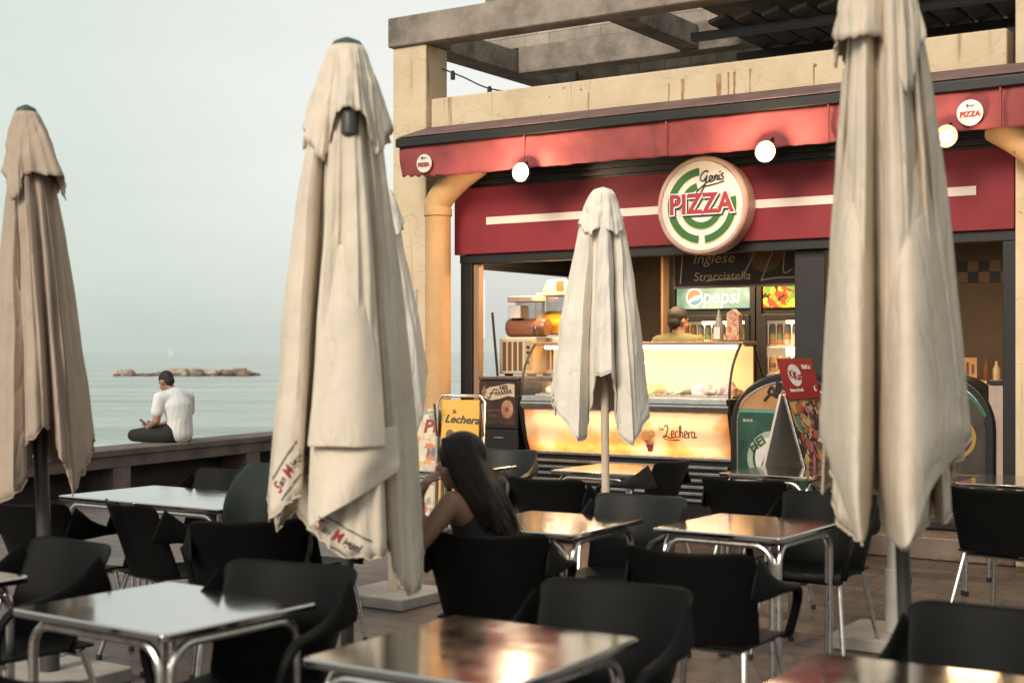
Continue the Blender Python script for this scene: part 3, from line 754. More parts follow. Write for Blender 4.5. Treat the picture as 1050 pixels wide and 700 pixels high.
u4, c4, l4 = umbrella('dingy closed umbrella towering at right with a tattered hem', 4.7, 922,
    [(843, 420, .06), (841, 446, -.02), (847, 464, -.09), (855, 478, -.05), (857, 505, -.08), (859, 536, -.13), (870, 548, -.19), (884, 557, -.22), (890, 530, -.17), (892, 492, -.08), (898, 508, -.06), (905, 538, -.16), (917, 552, -.22), (929, 563, -.25), (940, 552, -.22), (950, 540, -.16), (956, 505, -.06), (960, 530, -.12), (968, 536, -.16), (973, 528, -.10), (969, 490, -.03), (980, 472, -.09), (994, 457, -.04), (992, 425, .05)],
    (903, -85), [(855, 30, .03), (856, 44, -.05), (866, 40, -.10), (876, 36, -.15), (890, 37, -.17), (902, 36, -.13), (908, 48, -.08), (916, 50, -.12), (922, 80, -.16), (930, 96, -.18), (936, 92, -.13), (940, 60, -.08), (948, 42, -.04), (948, 30, .04)],
    .06, M['canvas_dingy'], M['pole_dark'], .024, 934, 11, power=.62, fold=1.7, wob=.008)
u5, c5, l5 = umbrella('white-poled closed umbrella hidden behind the big right one, pale slab showing', 7.4, 916,
    [(875, 470, .04), (878, 490, -.06), (886, 508, -.12), (893, 500, -.06), (900, 480, -.12), (914, 476, -.15), (920, 500, -.08), (930, 510, -.13), (942, 500, -.1), (952, 480, .03)],
    (914, 170), [(892, 215, .0), (898, 224, -.08), (908, 230, -.11), (914, 220, -.13), (924, 228, -.1), (936, 214, .0)],
    .065, M['canvas_white'], M['pole_white'], .030, 916, 13)
u6, c6, l6 = umbrella('white closed umbrella peeping out behind the logo umbrella', 8.7, 402,
    [(362, 400, .04), (364, 430, -.08), (374, 446, -.13), (382, 430, -.06), (390, 412, -.12), (402, 410, -.15), (408, 430, -.07), (416, 440, -.12), (425, 443, -.14), (434, 430, -.1), (437, 400, -.05), (437, 378, .04)],
    (393, 196), [(367, 230, .0), (375, 240, -.07), (385, 246, -.11), (393, 236, -.12), (401, 244, -.11), (409, 240, -.07), (414, 228, .0)],
    .065, M['canvas_white'], M['pole_wood'], .026, 404, 17, power=.9)

# turned-over layers of cloth on the logo umbrella
def flap(root, loc, px_poly_rows, name, m, extra):
    """rows of (u,v,dy) from top to bottom, all the same length"""
    n = len(px_poly_rows[0]); rows = []
    for r in px_poly_rows: rows.append(catmull([loc(p[0], p[1], p[2] * 1.42 + .012) for p in r], 5))
    nn = len(rows[0]); fine = []
    for i in range(nn):
        col = catmull([r[i] for r in rows], 5); fine.append(col)
    mm = len(fine[0])
    vs = [fine[i][j] for j in range(mm) for i in range(nn)]
    fs = [(j * nn + i, j * nn + i + 1, (j + 1) * nn + i + 1, (j + 1) * nn + i) for j in range(mm - 1) for i in range(nn - 1)]
    mb = MB(); mb.add(vs, fs); return mb.build(name, m, root, solid=.004, sub=1)
fl1 = flap(u2, l2, [[(338, 250, -.115), (352, 250, -.15), (366, 250, -.15), (382, 250, -.11)],
                    [(328, 340, -.17), (346, 340, -.215), (368, 340, -.215), (388, 340, -.165)],
                    [(319, 420, -.21), (344, 420, -.265), (370, 420, -.265), (394, 420, -.21)],
                    [(315, 458, -.225), (343, 458, -.285), (370, 459, -.285), (396, 458, -.225)]], 'canopy_flap', M['canvas'], 0)
fl2 = flap(u2, l2, [[(322, 440, -.19), (346, 440, -.24), (380, 440, -.24), (408, 436, -.13)],
                    [(321, 480, -.215), (344, 476, -.27), (378, 470, -.27), (410, 462, -.15)],
                    [(318, 520, -.24), (338, 506, -.29), (370, 492, -.285), (411, 474, -.165)],
                    [(316, 541, -.25), (332, 530, -.30), (364, 512, -.295), (410, 482, -.17)]], 'canopy_flap', M['canvas'], 0)

flap(u4, l4, [[(864, 70, .05), (872, 70, .02), (884, 70, .0), (893, 70, .03)],
             [(856, 190, .02), (868, 190, -.06), (885, 190, -.09), (896, 190, -.02)],
             [(849, 300, -.01), (864, 300, -.16), (884, 300, -.20), (897, 300, -.06)],
             [(844, 390, -.03), (860, 390, -.20), (883, 390, -.27), (897, 390, -.10)],
             [(841, 440, -.03), (857, 470, -.19), (879, 500, -.36), (896, 470, -.16)],
             [(845, 452, .0), (860, 500, -.18), (884, 558, -.37), (894, 506, -.14)]], 'canopy_flap', M['canvas_dingy'], 0)
flap(u4, l4, [[(905, 80, .02), (918, 80, .0), (934, 80, .0), (944, 80, .03)],
             [(905, 200, -.03), (922, 200, -.12), (944, 200, -.09), (960, 200, .01)],
             [(904, 310, -.10), (925, 310, -.24), (950, 310, -.20), (973, 310, -.02)],
             [(903, 400, -.14), (925, 400, -.31), (954, 400, -.27), (981, 400, -.06)],
             [(901, 470, -.15), (923, 490, -.37), (955, 456, -.31), (988, 438, -.08)],
             [(903, 537, -.10), (929, 563, -.41), (957, 498, -.29), (986, 462, -.05)]], 'canopy_flap', M['canvas_dingy'], 0)

# logo prints: letters laid onto the cloth
def decal_on(root, targets, me, m, name, origin, rot_in_plane, rz, off=.004):
    bvhs = []
    bpy.context.view_layer.update()
    dg = bpy.context.evaluated_depsgraph_get()
    for tg in targets:
        bm = bmesh.new(); bm.from_mesh(tg.evaluated_get(dg).data); bvhs.append(BVHTree.FromBMesh(bm)); bm.free()
    me.transform(Matrix.Rotation(rot_in_plane, 4, 'Z')); me.transform(Matrix.Rotation(R(90), 4, 'X')); me.transform(Matrix.Rotation(rz, 4, 'Z')); me.transform(Matrix.Translation(origin))
    bm = bmesh.new(); bm.from_mesh(me)
    bmesh.ops.triangulate(bm, faces=bm.faces)
    bmesh.ops.subdivide_edges(bm, edges=[e for e in bm.edges if e.calc_length() > .012], cuts=2, use_grid_fill=False)
    bmesh.ops.triangulate(bm, faces=bm.faces)
    dirv = Vector((-math.sin(rz), math.cos(rz), 0))
    for v in bm.verts:
        best = None
        for b in bvhs:
            h = b.ray_cast(v.co - dirv * .8, dirv, 2)
            if h[0] is not None and (best is None or h[3] < best): best = h[3]
        if best is not None: v.co = v.co - dirv * .8 + dirv * (best - off)
    bm.to_mesh(me); bm.free()
    return link(name, me, m, root, smooth=False)
def bar_mesh(w_, h_):
    me = bpy.data.meshes.new('bar'); n = 24
    vs = []; fs = []
    for i in range(n + 1):
        x = -w_ / 2 + w_ * i / n; vs += [(x, -h_ / 2, 0), (x, h_ / 2, 0)]
    for i in range(n): fs.append((2 * i, 2 * i + 2, 2 * i + 3, 2 * i + 1))
    me.from_pydata(vs, [], fs); return me
def logo(root, targets, origin, rot, rz, size, wide):
    o = Vector(origin)
    ax = Matrix.Rotation(rz, 4, 'Z') @ Matrix.Rotation(R(90), 4, 'X') @ Matrix.Rotation(rot, 4, 'Z')
    dx = ax @ Vector((1, 0, 0)); dz = ax @ Vector((0, 1, 0))
    for s, sz, x, col in (('S', 1.25, -.41, 'red_ink'), ('an', .8, -.245, 'dark_ink'), ('M', 1.15, -.02, 'red_ink'), ('iguel', .8, .27, 'dark_ink')):
        me = text_mesh(s, size * sz, 0, .0008, .15)
        me.transform(Matrix.Scale(.78 if len(s) == 1 else .85, 4, (1, 0, 0)))
        decal_on(root, targets, me, M[col], 'logo_print', o + dx * x * wide, rot, rz)
    for q in (-1, 1):
        decal_on(root, targets, bar_mesh(wide * .98, size * .10), M['grey_ink'], 'logo_print', o + dz * q * size * .78 + dx * q * wide * .05, rot, rz)
p = l2(349, 548, -.28); logo(u2, [c2, fl2], p, R(-27), 0, .056, .215)
p = l2(298, 482, -.15); logo(u2, [c2], p, R(54), R(-12), .055, .20)
# dark cylinder added for the shaded slit and pole under its vent
mb = MB(); mb.lathe([(.02, 0), (.034, .01), (.034, .11), (.02, .13)], (l2(359, 148, -.15)[0], -.155, l2(359, 146, 0)[2]), 12); mb.build('slit_shade', M['pole_dark'], u2)
# ------------------------------------------------------------------ kiosk (local axes: x along the front, y into the building)
def kthing(name, label, cat, s=0, t=0, z=0, rz=0, group=None):
    return thing(name, label, cat, K(s, t, z), TH + rz, group)
kiosk = kthing('kiosk_building', 'open-fronted pizza and ice cream kiosk with red fascia and warm lit inside', 'building')
wall_in = mat('kiosk_inner_wall', (.13, .10, .08), .6, vary=.2, scale=2)
tile_floor = mat('kiosk_floor', (.18, .13, .10), .45, vary=.3, scale=8)
def part(name, m, parent, boxes, bevel=0.0, smooth=False, **kw):
    mb = MB()
    for b in boxes: mb.box(*b)
    return mb.build(name, m, parent, smooth=smooth, bevel=bevel, **kw)
part('floor_slab', tile_floor, kiosk, [(-.02, 5.0, -.10, 2.9, .004, .17)], .01)
part('back_wall', wall_in, kiosk, [(0, 5.0, 2.75, 2.87, .17, 2.9)])
part('right_wall', wall_in, kiosk, [(5.0, 5.1, -.02, 2.87, .004, 3.04)])
part('ceiling', M['dark_grey'], kiosk, [(.1, 4.99, .10, 2.74, 2.56, 2.62)])
part('roof', M['concrete'], kiosk, [(-.05, 5.15, .02, 2.95, 3.06, 3.16)])
lw = part('left_wall', M['dark_grey'], kiosk, [(0, .08, .10, 1.97, .17, .95), (0, .08, .10, 1.97, 2.365, 3.05), (0, .08, 2.10, 2.75, .17, 3.05)])
wf = part('window_frame', M['dark_frame'], kiosk, [(-.005, .085, 1.96, 2.11, .17, 2.6), (-.004, .084, .10, 1.96, .952, 1.0), (-.004, .084, .10, 1.96, 2.33, 2.363)], .004)
part('pane', M['glass'], wf, [(.037, .043, .11, 1.955, 1.0, 2.33)])
part('corner_post', M['dark_frame'], kiosk, [(.045, .175, -.03, .095, .17, 2.36)], .006)
part('wood_trim', M['wood_trim'], kiosk, [(.178, .235, -.01, .07, .17, 2.36)], .004)
part('mullion', M['dark_grey'], kiosk, [(3.27, 3.52, .03, .14, .17, 2.36)], .006)
part('end_post', M['dark_frame'], kiosk, [(4.90, 4.995, -.03, .095, .17, 2.36)], .006)
part('header_beam', M['dark_frame'], kiosk, [(.04, 4.995, -.035, .10, 2.362, 2.44)], .004)
fas = part('fascia_board', M['red_board'], kiosk, [(0, 4.99, -.065, .0, 2.443, 3.047)], .006)
part('stripe', M['cream_paint'], fas, [(.36, 4.72, -.0695, -.0645, 2.705, 2.772)])
part('soffit', M['black_metal'], kiosk, [(0.01, 4.98, -.03, .02, 3.049, 3.40)])
mb = MB()
for i in range(5): mb.box(.0, 4.99, -.075, -.035, 3.07 + .055 * i, 3.098 + .055 * i)
mb.build('louvre', M['black_metal'], kiosk, smooth=False)
# checker tiles high on the back wall
def checker():
    m, nt, b = nodes_of('checker_tiles'); L = nt.links.new
    tc = N(nt, 'ShaderNodeTexCoord'); ck = N(nt, 'ShaderNodeTexChecker'); ck.inputs['Scale'].default_value = 10
    ck.inputs['Color1'].default_value = (.20, .15, .11, 1); ck.inputs['Color2'].default_value = (.03, .04, .055, 1)
    mp = N(nt, 'ShaderNodeMapping'); mp.inputs['Location'].default_value = (.003, .013, .0); L(tc.outputs['Object'], mp.inputs[0])
    L(mp.outputs[0], ck.inputs[0]); L(ck.outputs[0], b.inputs['Base Color']); b.inputs['Roughness'].default_value = .3
    return m
part('tile_band', checker(), kiosk, [(3.3, 4.99, 2.735, 2.748, 2.2, 2.4)])

# pergola: pillars, beams, parapet
perg = kthing('pergola', 'yellowed plaster pillars and parapet under grey concrete beams over the kiosk', 'pergola')
def pbox(name, m, b, bevel=.012): return part(name, m, perg, [b], bevel)
pbox('pillar', M['plaster'], (-.69, -.30, -.10, .24, 0, 4.42))
pbox('pillar', M['plaster'], (5.005, 5.40, -.10, .24, 0, 4.42))
pbox('pillar', M['plaster'], (5.12, 5.50, 2.6, 2.94, 0, 4.42))
pbox('parapet', M['plaster_stained'], (-.295, 4.93, -.03, .16, 3.42, 3.915), .015)
rust = mat('rust_stain', (.30, .135, .055), .9, vary=.45, scale=9, col2=(.50, .34, .19))
rnd = random.Random(12)
for (x, wd, z1) in ((2.18, .012, 3.80), (2.30, .030, 3.82), (2.62, .045, 3.83), (2.72, .016, 3.83), (2.77, .02, 3.83), (2.91, .014, 3.84), (3.45, .012, 3.82), (3.80, .03, 3.83), (1.4, .014, 3.80)):
    mb = MB(); zz = [z1 - (z1 - 3.45) * i / 8 for i in range(9)]
    L_ = [(x + rnd.uniform(-.003, .003), z) for z in zz]; R_ = [(x + wd * (1 - .5 * i / 8) + rnd.uniform(-.004, .004), z) for i, z in enumerate(zz)]
    mb.prism(L_ + R_[::-1], -.0325, -.029); mb.build('rust_run', rust, perg, smooth=False)
pbox('beam', M['concrete'], (-.72, 7.2, -.14, .10, 4.424, 4.70))
pbox('beam', M['concrete'], (-.72, -.27, -.135, .27, 4.422, 4.56), .01)
pbox('beam', M['concrete'], (-.64, -.36, .105, 3.0, 4.426, 4.66))
pbox('beam', M['concrete'], (-.35, 7.2, 1.55, 1.78, 4.42, 4.69))
pbox('beam', M['concrete'], (-.35, 7.2, 2.75, 2.98, 4.42, 4.69))
pbox('beam', M['concrete'], (1.5, 1.7, .105, 1.545, 4.44, 4.66))
def blocks():
    m, nt, b = nodes_of('block_wall'); L = nt.links.new
    tc = N(nt, 'ShaderNodeTexCoord'); mp = N(nt, 'ShaderNodeMapping'); mp.inputs['Rotation'].default_value = (R(90), 0, 0); L(tc.outputs['Object'], mp.inputs[0])
    br = N(nt, 'ShaderNodeTexBrick'); br.inputs['Scale'].default_value = 1; br.inputs['Brick Width'].default_value = .30; br.inputs['Row Height'].default_value = .13; br.inputs['Mortar Size'].default_value = .006; br.inputs['Mortar Smooth'].default_value = .4
    br.inputs['Color1'].default_value = (.42, .36, .30, 1); br.inputs['Color2'].default_value = (.29, .245, .20, 1); br.inputs['Mortar'].default_value = (.20, .17, .14, 1); L(mp.outputs[0], br.inputs[0])
    nz = N(nt, 'ShaderNodeTexNoise'); nz.inputs['Scale'].default_value = 4; nz.inputs['Detail'].default_value = 8; L(tc.outputs['Object'], nz.inputs['Vector'])
    mr = N(nt, 'ShaderNodeMapRange'); mr.inputs[1].default_value = .3; mr.inputs[2].default_value = .7; mr.inputs[3].default_value = .6; mr.inputs[4].default_value = 1.3; L(nz.outputs[0], mr.inputs[0])
    mx = N(nt, 'ShaderNodeVectorMath', operation='SCALE'); L(br.outputs[0], mx.inputs[0]); L(mr.outputs[0], mx.inputs['Scale']); L(mx.outputs[0], b.inputs['Base Color']); b.inputs['Roughness'].default_value = .9
    return m
pbox('block_wall', blocks(), (-.80, 7.2, 1.60, 1.77, 4.695, 5.7))
pbox('block_wall', blocks(), (.2, 7.2, 2.70, 2.745, 4.0, 4.9))
slat_m = mat('grey_slat', (.10, .088, .078), .7, vary=.35)
pbox('roof_slab', M['concrete'], (2.1, 7.2, .105, 1.545, 4.60, 4.66))
for i in range(14):
    x = 2.45 + i * .24
    mb = MB(); mb.prism([(x, 4.30), (x + .15, 4.34), (x + .15, 4.37), (x, 4.33)], .17, 1.54, 'y')
    mb.build('louvre_slat', slat_m, perg, smooth=False)
pbox('rafter', M['black_metal'], (2.2, 7.0, .35, .42, 4.22, 4.29), .004)
pbox('rafter', M['black_metal'], (2.2, 7.0, 1.30, 1.37, 4.22, 4.29), .004)

# drain pipes
pipe_m = plaster('painted_drain_pipe', .2, (.84, .64, .46))
def pipe(label, pts, r):
    t = kthing('drain_pipe', label, 'pipe', pts[0][0], pts[0][1], 0)
    o = pts[0]
    P = [(p[0] - o[0], p[1] - o[1], p[2]) for p in pts]
    mb = MB(); mb.tube([(0, 0, .002), (0, 0, 1.2), P[0], ], r, 24); mb.build('downpipe', pipe_m, t)
    mb = MB(); mb.tube(catmull(P, 6), [r * 1.04] * (6 * (len(P) - 1) + 1), 24); mb.build('elbow', pipe_m, t)
    mb = MB(); mb.lathe([(r * 1.03, -.035), (r * 1.10, -.03), (r * 1.10, .03), (r * 1.03, .035)], (0, 0, P[0][2] - .02), 24); mb.build('joint_ring', pipe_m, t)
    return t
pipe('thick peeling orange lit drain pipe bent at the top, beside the tall left pillar', [(-.05, -.25, 2.84), (-.05, -.25, 2.90), (.02, -.24, 3.0), (.16, -.21, 3.13), (.34, -.17, 3.25)], .118)
pipe('bent beige drain pipe at the right end of the awning', [(5.30, -.27, 2.72), (5.30, -.27, 2.80), (5.24, -.26, 2.92), (5.08, -.24, 3.06), (4.90, -.19, 3.18)], .118)

# awning, rolled in
aw = kthing('awning', 'retracted faded red awning with black front bar and two round badges', 'awning', -.30, -.5, 3.0)
AL = 5.75
mb = MB(); mb.prism([(-.035, .40), (.035, .40), (.035, .485), (-.02, .485), (-.035, .47)], -.02, AL, 'x'); mb.build('front_bar', M['black_metal'], aw, smooth=False, bevel=.006)
def aw_top(u, w):
    x = (u + 1) / 2 * AL
    return (x, -.03 + .46 * w, .488 + .15 * w + .012 * math.sin(x * 5) * math.sin(PI * w))
mb = MB(); mb.add(*shell_grid(aw_top, 60, 6)); mb.build('awning_cloth', M['mauve'], aw, solid=.006)
def valance(u, w):
    x = (u + 1) / 2 * AL
    z = .40 - .285 * w
    if w > .95: z += .0025 * math.sin(x * 31) + .002 * math.sin(x * 17)
    if x < .5 and w > .5: z += .05 * (1 - x / .5) * (w - .5) * 2 * .6
    if w > .95 and (x < .45): z += .011 * math.sin(x * 170)
    return (x, .005 + .022 * math.sin(x * 2.1 + 1) * w + .012 * math.sin(x * 7.3 + 2 * w) * w + .02 * noise.noise(Vector((x * 2.2, w * 1.5, 2))), z)
mb = MB(); mb.add(*shell_grid(valance, 220, 12)); mb.build('valance', M['red'], aw, solid=.005)
for xs in (1.35, 2.7, 4.05, 5.3):
    part('seam', M['red'], aw, [(xs, xs + .012, -.022, -.012, .12, .395)])
mb = MB(); mb.tube([(.0, .30, .42), (AL, .30, .42)], .065, 16); mb.build('roller', M['black_metal'], aw)
mb = MB(); mb.prism([(-.03, .48), (.44, .62), (.44, .40), (.0, .38)], .01, .05, 'x'); mb.prism([(-.03, .48), (.44, .62), (.44, .40), (.0, .38)], AL - .05, AL - .01, 'x')
mb.build('end_bracket', M['black_metal'], aw, smooth=False)
for (x, r) in ((.30, .082), (5.10, .092)):
    mb = MB(); mb.lathe([(.002, 0), (r, 0), (r, .006), (.002, .006)], (x, -.030, .235), 32, 'y'); bd = mb.build('badge', M['white_paint'], aw)
    lettering('PIZZA', r * .56, M['red_ink'], bd, (x, -.035, .222), offset=.002, sx=1.0)
    st = MB(); stroke(st, [(x - .03, .285), (x - .015, .292), (x - .02, .272), (x - .005, .285), (x + .01, .278), (x + .03, .288)], .003, -.034); st.build('lettering', M['dark_ink'], bd)

# three floodlights on the awning edge
glow = emis('lamp_glow', (1, .82, .54), 9)
reflector = mat('lamp_reflector', (.10, .055, .03), .7)
for (s, lab) in ((1.09, 'glaring round floodlight at left, above the red fascia by the drain pipe'), (3.30, 'glaring round floodlight beside the round pizza sign'), (4.66, 'glaring round floodlight half hidden by the big right umbrella')):
    f = kthing('floodlight', lab, 'lamp', s, -.60, 3.07, 0, 'awning floodlights')
    mb = MB(); mb.lathe([(.03, .085), (.06, .06), (.084, .0), (.084, -.03), (.079, -.03), (.078, -.005)], (0, .0, 0), 20, 'y', False); mb.build('housing', M['black_metal'], f)
    mb = MB(); mb.lathe([(.078, -.024), (.066, .0), (.045, .022), (.02, .03)], (0, 0, 0), 24, 'y', False); mb.build('reflector', reflector, f)
    mb = MB(); mb.lathe([(.03, .028), (.044, .01), (.046, -.008), (.036, -.024), (.018, -.032), (.003, -.034)], (0, 0, 0), 20, 'y'); mb.build('bulb', glow, f)
    mb = MB(); mb.tube([(0, .05, .05), (0, .09, .10), (0, .13, .12)], .012, 8); mb.build('arm', M['black_metal'], f)
    ld = bpy.data.lights.new('floodlight_lamp', 'POINT'); ld.energy = 34 if s < 4 else 9; ld.color = (1, .72, .44); ld.shadow_soft_size = .06
    lo = bpy.data.objects.new('floodlight_lamp', ld); COL.objects.link(lo); lo.location = K(s, -.69, 3.06)

# round sign
rs = kthing('round_sign', 'round white sign with green rings, red pizza lettering and a script name', 'sign', 2.59, -.24, 2.735)
RR = .392
mb = MB(); mb.lathe([(.3, .17), (RR, .165), (RR + .006, .10), (RR + .008, .0), (RR - .005, -.018), (RR - .028, -.02), (RR - .032, -.006)], (0, 0, 0), 72, 'y', False)
mb.build('rim', M['tan_rim'], rs)
mb = MB(); mb.lathe([(.002, .0), (RR - .03, .0), (RR - .03, .02), (.002, .02)], (0, -.002, 0), 72, 'y'); mb.build('face', M['white_paint'], rs)
# (lathe 'y' maps z to -y, so the front of the disc lies at y = -.022)
YF = -.006
def ring(r0, r1, a0, a1, y0, y1, cx=0, cz=0, n=48):
    pts = [(cx + r1 * math.cos(R(a0 + (a1 - a0) * i / n)), cz + r1 * math.sin(R(a0 + (a1 - a0) * i / n))) for i in range(n + 1)]
    pts += [(cx + r0 * math.cos(R(a1 + (a0 - a1) * i / n)), cz + r0 * math.sin(R(a1 + (a0 - a1) * i / n))) for i in range(n + 1)]
    return pts, y0, y1
def ringmesh(mb, r0, r1, a0, a1, y0, y1, n=48):
    vs = []; fs = []
    for i in range(n + 1):
        a = R(a0 + (a1 - a0) * i / n); c, s = math.cos(a), math.sin(a)
        vs += [(r0 * c, y0, r0 * s), (r1 * c, y0, r1 * s), (r1 * c, y1, r1 * s), (r0 * c, y1, r0 * s)]
    for i in range(n):
        b = 4 * i; q = 4 * (i + 1)
        fs += [(b, b + 1, q + 1, q), (b + 1, b + 2, q + 2, q + 1), (b + 2, b + 3, q + 3, q + 2), (b + 3, b, q, q + 3)]
    fs += [(0, 1, 2, 3), (4 * n, 4 * n + 1, 4 * n + 2, 4 * n + 3)]
    mb.add(vs, fs)
mb = MB(); ringmesh(mb, .305, .312, 95, 264, YF, YF + .003); ringmesh(mb, .19, .196, 100, 350, YF, YF + .003); ringmesh(mb, .305, .312, 276, 372, YF, YF + .003); mb.build('ring', M['lime_ink'], rs, smooth=False)
mb = MB(); ringmesh(mb, .245, .305, 95, 264, YF - .0015, YF + .003); ringmesh(mb, .245, .305, 276, 372, YF - .0015, YF + .003); mb.build('ring', M['green_ink'], rs, smooth=False)
mb = MB(); ringmesh(mb, .135, .190, 105, 355, YF - .0015, YF + .003); mb.build('ring', M['green_ink'], rs, smooth=False)
SH = Matrix.Rotation(R(2), 4, 'Y')
lettering('PIZZA', .222, M['white_ink'], rs, (-.005, YF - .004, .005), offset=.017, sx=.90, ext=.001, space=1.06)
lettering('PIZZA', .222, M['dark_ink'], rs, (.012, YF - .007, -.010), offset=.010, sx=.90, ext=.001, space=1.06)
lettering('PIZZA', .222, M['white_ink'], rs, (.001, YF - .010, .003), offset=.0125, sx=.90, ext=.001, space=1.06)
lettering('PIZZA', .222, M['red_ink'], rs, (-.004, YF - .013, .008), offset=.007, sx=.90, ext=.001, space=1.06)
st = MB(); yy = YF - .004
def wr(pts, ox, oz, k): stroke(st, [(ox + p[0] * k, oz + p[1] * k) for p in pts], .0052, yy, 6)
ox, oz, k = -.012, .165, .1
wr([(.72, 1.0), (.5, 1.12), (.15, .85), (.05, .45), (.25, .3), (.55, .6), (.62, .75), (.45, .1), (.1, -.55), (-.25, -.75), (-.28, -.5), (.3, -.02), (.8, .3)], ox, oz, k)          # G
wr([(.78, .32), (1.02, .42), (1.08, .66), (.9, .68), (.82, .42), (.92, .22), (1.15, .3), (1.3, .45)], ox, oz, k)      # e
wr([(1.28, .7), (1.24, .3), (1.38, .68), (1.52, .7), (1.5, .36), (1.62, .34)], ox, oz, k)        # n
wr([(1.7, .72), (1.66, .38), (1.8, .4)], ox, oz, k)        # i
wr([(1.72, .92), (1.80, 1.02)], ox, oz, k)
wr([(2.06, .78), (1.92, .82), (1.9, .64), (2.06, .52), (1.98, .36), (1.82, .38)], ox, oz, k)      # s
wr([(.35, -.12), (1.1, -.02), (2.1, .2)], ox, oz, k)
st.build('lettering', M['dark_ink'], rs)

# paper notice on the pillar
nt_ = kthing('paper_notice', 'small grey paper notice stuck on the left pillar', 'notice', -.475, -.105, 1.99)
part('sheet', mat('notice_paper', (.45, .43, .40), .7), nt_, [(-.075, .075, -.003, .001, -.15, .15)])
part('printed_band', M['grey_ink'], nt_, [(-.06, .02, -.005, -.0032, .02, .11)])
for i in range(4): part('printed_line', M['grey_ink'], nt_, [(-.06, .06, -.005, -.0032, -.03 - .025 * i, -.024 - .025 * i)])
# string of sockets above the parapet
sl = kthing('string_lights', 'black cable with two lamp sockets strung above the parapet', 'string lights', -.3, .15, 4.2)
mb = MB(); mb.tube(catmull([(0, 0, .03), (.2, .05, -.06), (.5, .1, -.2), (1.0, .1, -.30)], 6), .007, 6); mb.build('cable', M['rubber'], sl)
for (x, z) in ((.10, -.045), (.52, -.235)):
    mb = MB(); mb.lathe([(.012, .05), (.022, .03), (.022, -.03), (.018, -.035)], (x, .04, z), 10); mb.build('socket', M['rubber'], sl)

# ------------------------------------------------------------------ ice cream counter
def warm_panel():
    m, nt, b = nodes_of('backlit_glow_print'); L = nt.links.new
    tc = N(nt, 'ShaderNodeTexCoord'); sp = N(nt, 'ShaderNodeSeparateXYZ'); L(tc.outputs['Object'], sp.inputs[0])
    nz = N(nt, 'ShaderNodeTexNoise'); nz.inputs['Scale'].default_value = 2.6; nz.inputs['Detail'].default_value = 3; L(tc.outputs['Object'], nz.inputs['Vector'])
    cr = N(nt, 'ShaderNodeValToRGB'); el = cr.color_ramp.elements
    el[0].position = .34; el[0].color = (.80, .36, .14, 1); el[1].position = .56; el[1].color = (.97, .86, .70, 1)  # orange-to-white patches put the uneven tube glow into the print colour
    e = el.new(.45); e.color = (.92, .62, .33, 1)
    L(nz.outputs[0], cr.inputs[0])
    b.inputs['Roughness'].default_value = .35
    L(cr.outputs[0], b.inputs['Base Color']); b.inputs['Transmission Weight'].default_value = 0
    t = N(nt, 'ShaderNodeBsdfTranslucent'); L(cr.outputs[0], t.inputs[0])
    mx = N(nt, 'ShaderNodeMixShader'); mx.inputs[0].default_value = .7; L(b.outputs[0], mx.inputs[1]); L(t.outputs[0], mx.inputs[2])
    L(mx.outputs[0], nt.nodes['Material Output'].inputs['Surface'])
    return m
tube_m = emis('fluorescent_tube', (1, .74, .50), 17)
case = kthing('ice_cream_counter', 'glowing curved glass ice cream counter with a backlit orange front panel', 'counter', .78, -.1)
CL = 2.02
part('plinth', M['black_metal'], case, [(.05, CL - .05, .06, .72, .172, .30)])
part('cabinet', M['dark_grey'], case, [(.04, CL - .04, .16, .74, .30, 1.02)])
for i in range(6): part('grille_slat', M['steel'], case, [(.06, CL - .06, .02, .06, .315 + .055 * i, .338 + .055 * i)], .003)
part('grille_back', M['black_metal'], case, [(.05, CL - .05, .075, .158, .30, .655)])
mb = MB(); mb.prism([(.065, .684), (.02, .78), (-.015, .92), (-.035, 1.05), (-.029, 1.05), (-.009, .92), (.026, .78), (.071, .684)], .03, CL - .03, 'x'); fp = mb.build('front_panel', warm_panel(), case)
mb = MB()
for z, y in ((.75, .105), (.985, .06)): mb.tube([(.1, y, z), (CL - .1, y, z)], .013, 8)
mb.build('tube_lamp', emis('panel_tube', (1, .70, .46), 42), case)
part('panel_sill', M['steel'], case, [(.02, CL - .02, .03, .10, .657, .682)], .004)
mb = MB(); mb.prism([(-.06, 1.055), (-.075, 1.10), (-.07, 1.17), (.10, 1.17), (.10, 1.055)], .01, CL - .01, 'x'); mb.build('steel_rail', M['steel'], case, smooth=False, bevel=.008)
part('rail_groove', M['dark_grey'], case, [(.02, CL - .02, -.0785, -.068, 1.118, 1.126)])
prof = catmull([(-.05, 0, 1.172), (-.035, 0, 1.30), (.03, 0, 1.46), (.17, 0, 1.615)], 6)
gp = [(p.x, p.z) for p in prof]
mb = MB(); mb.prism(gp + [(q[0] + .006, q[1] - .002) for q in reversed(gp)], .02, CL - .02, 'x'); mb.build('curved_glass', M['glass'], case)
part('top_shelf', mat('counter_top_rail', (.34, .22, .13), .35), case, [(-.01, CL + .01, .17, .46, 1.612, 1.64)], .006)
side = gp + [(.44, 1.61), (.72, 1.18), (.72, 1.172)]
for x in (.012, CL - .018):
    mb = MB(); mb.prism(side, x, x + .006, 'x'); mb.build('side_glass', M['amber_glass'], case, smooth=False)
def edge(x, n):
    mb = MB(); mb.tube([(x, p.x, p.z) for p in prof], .011, 8); mb.tube([(x, .44, 1.61), (x, .72, 1.18)], .011, 8); mb.build(n, M['black_metal'], case)
edge(.012, 'glass_edge'); edge(CL - .012, 'glass_edge')
for x0 in (-.012, CL - .028):
    mb = MB(); mb.prism([(.07, .30), (.055, .684), (.0, .82), (-.06, 1.05), (-.085, 1.17), (.74, 1.17), (.74, .30)], x0, x0 + .04, 'x'); mb.build('end_panel', M['black_metal'], case, smooth=False, bevel=.008)
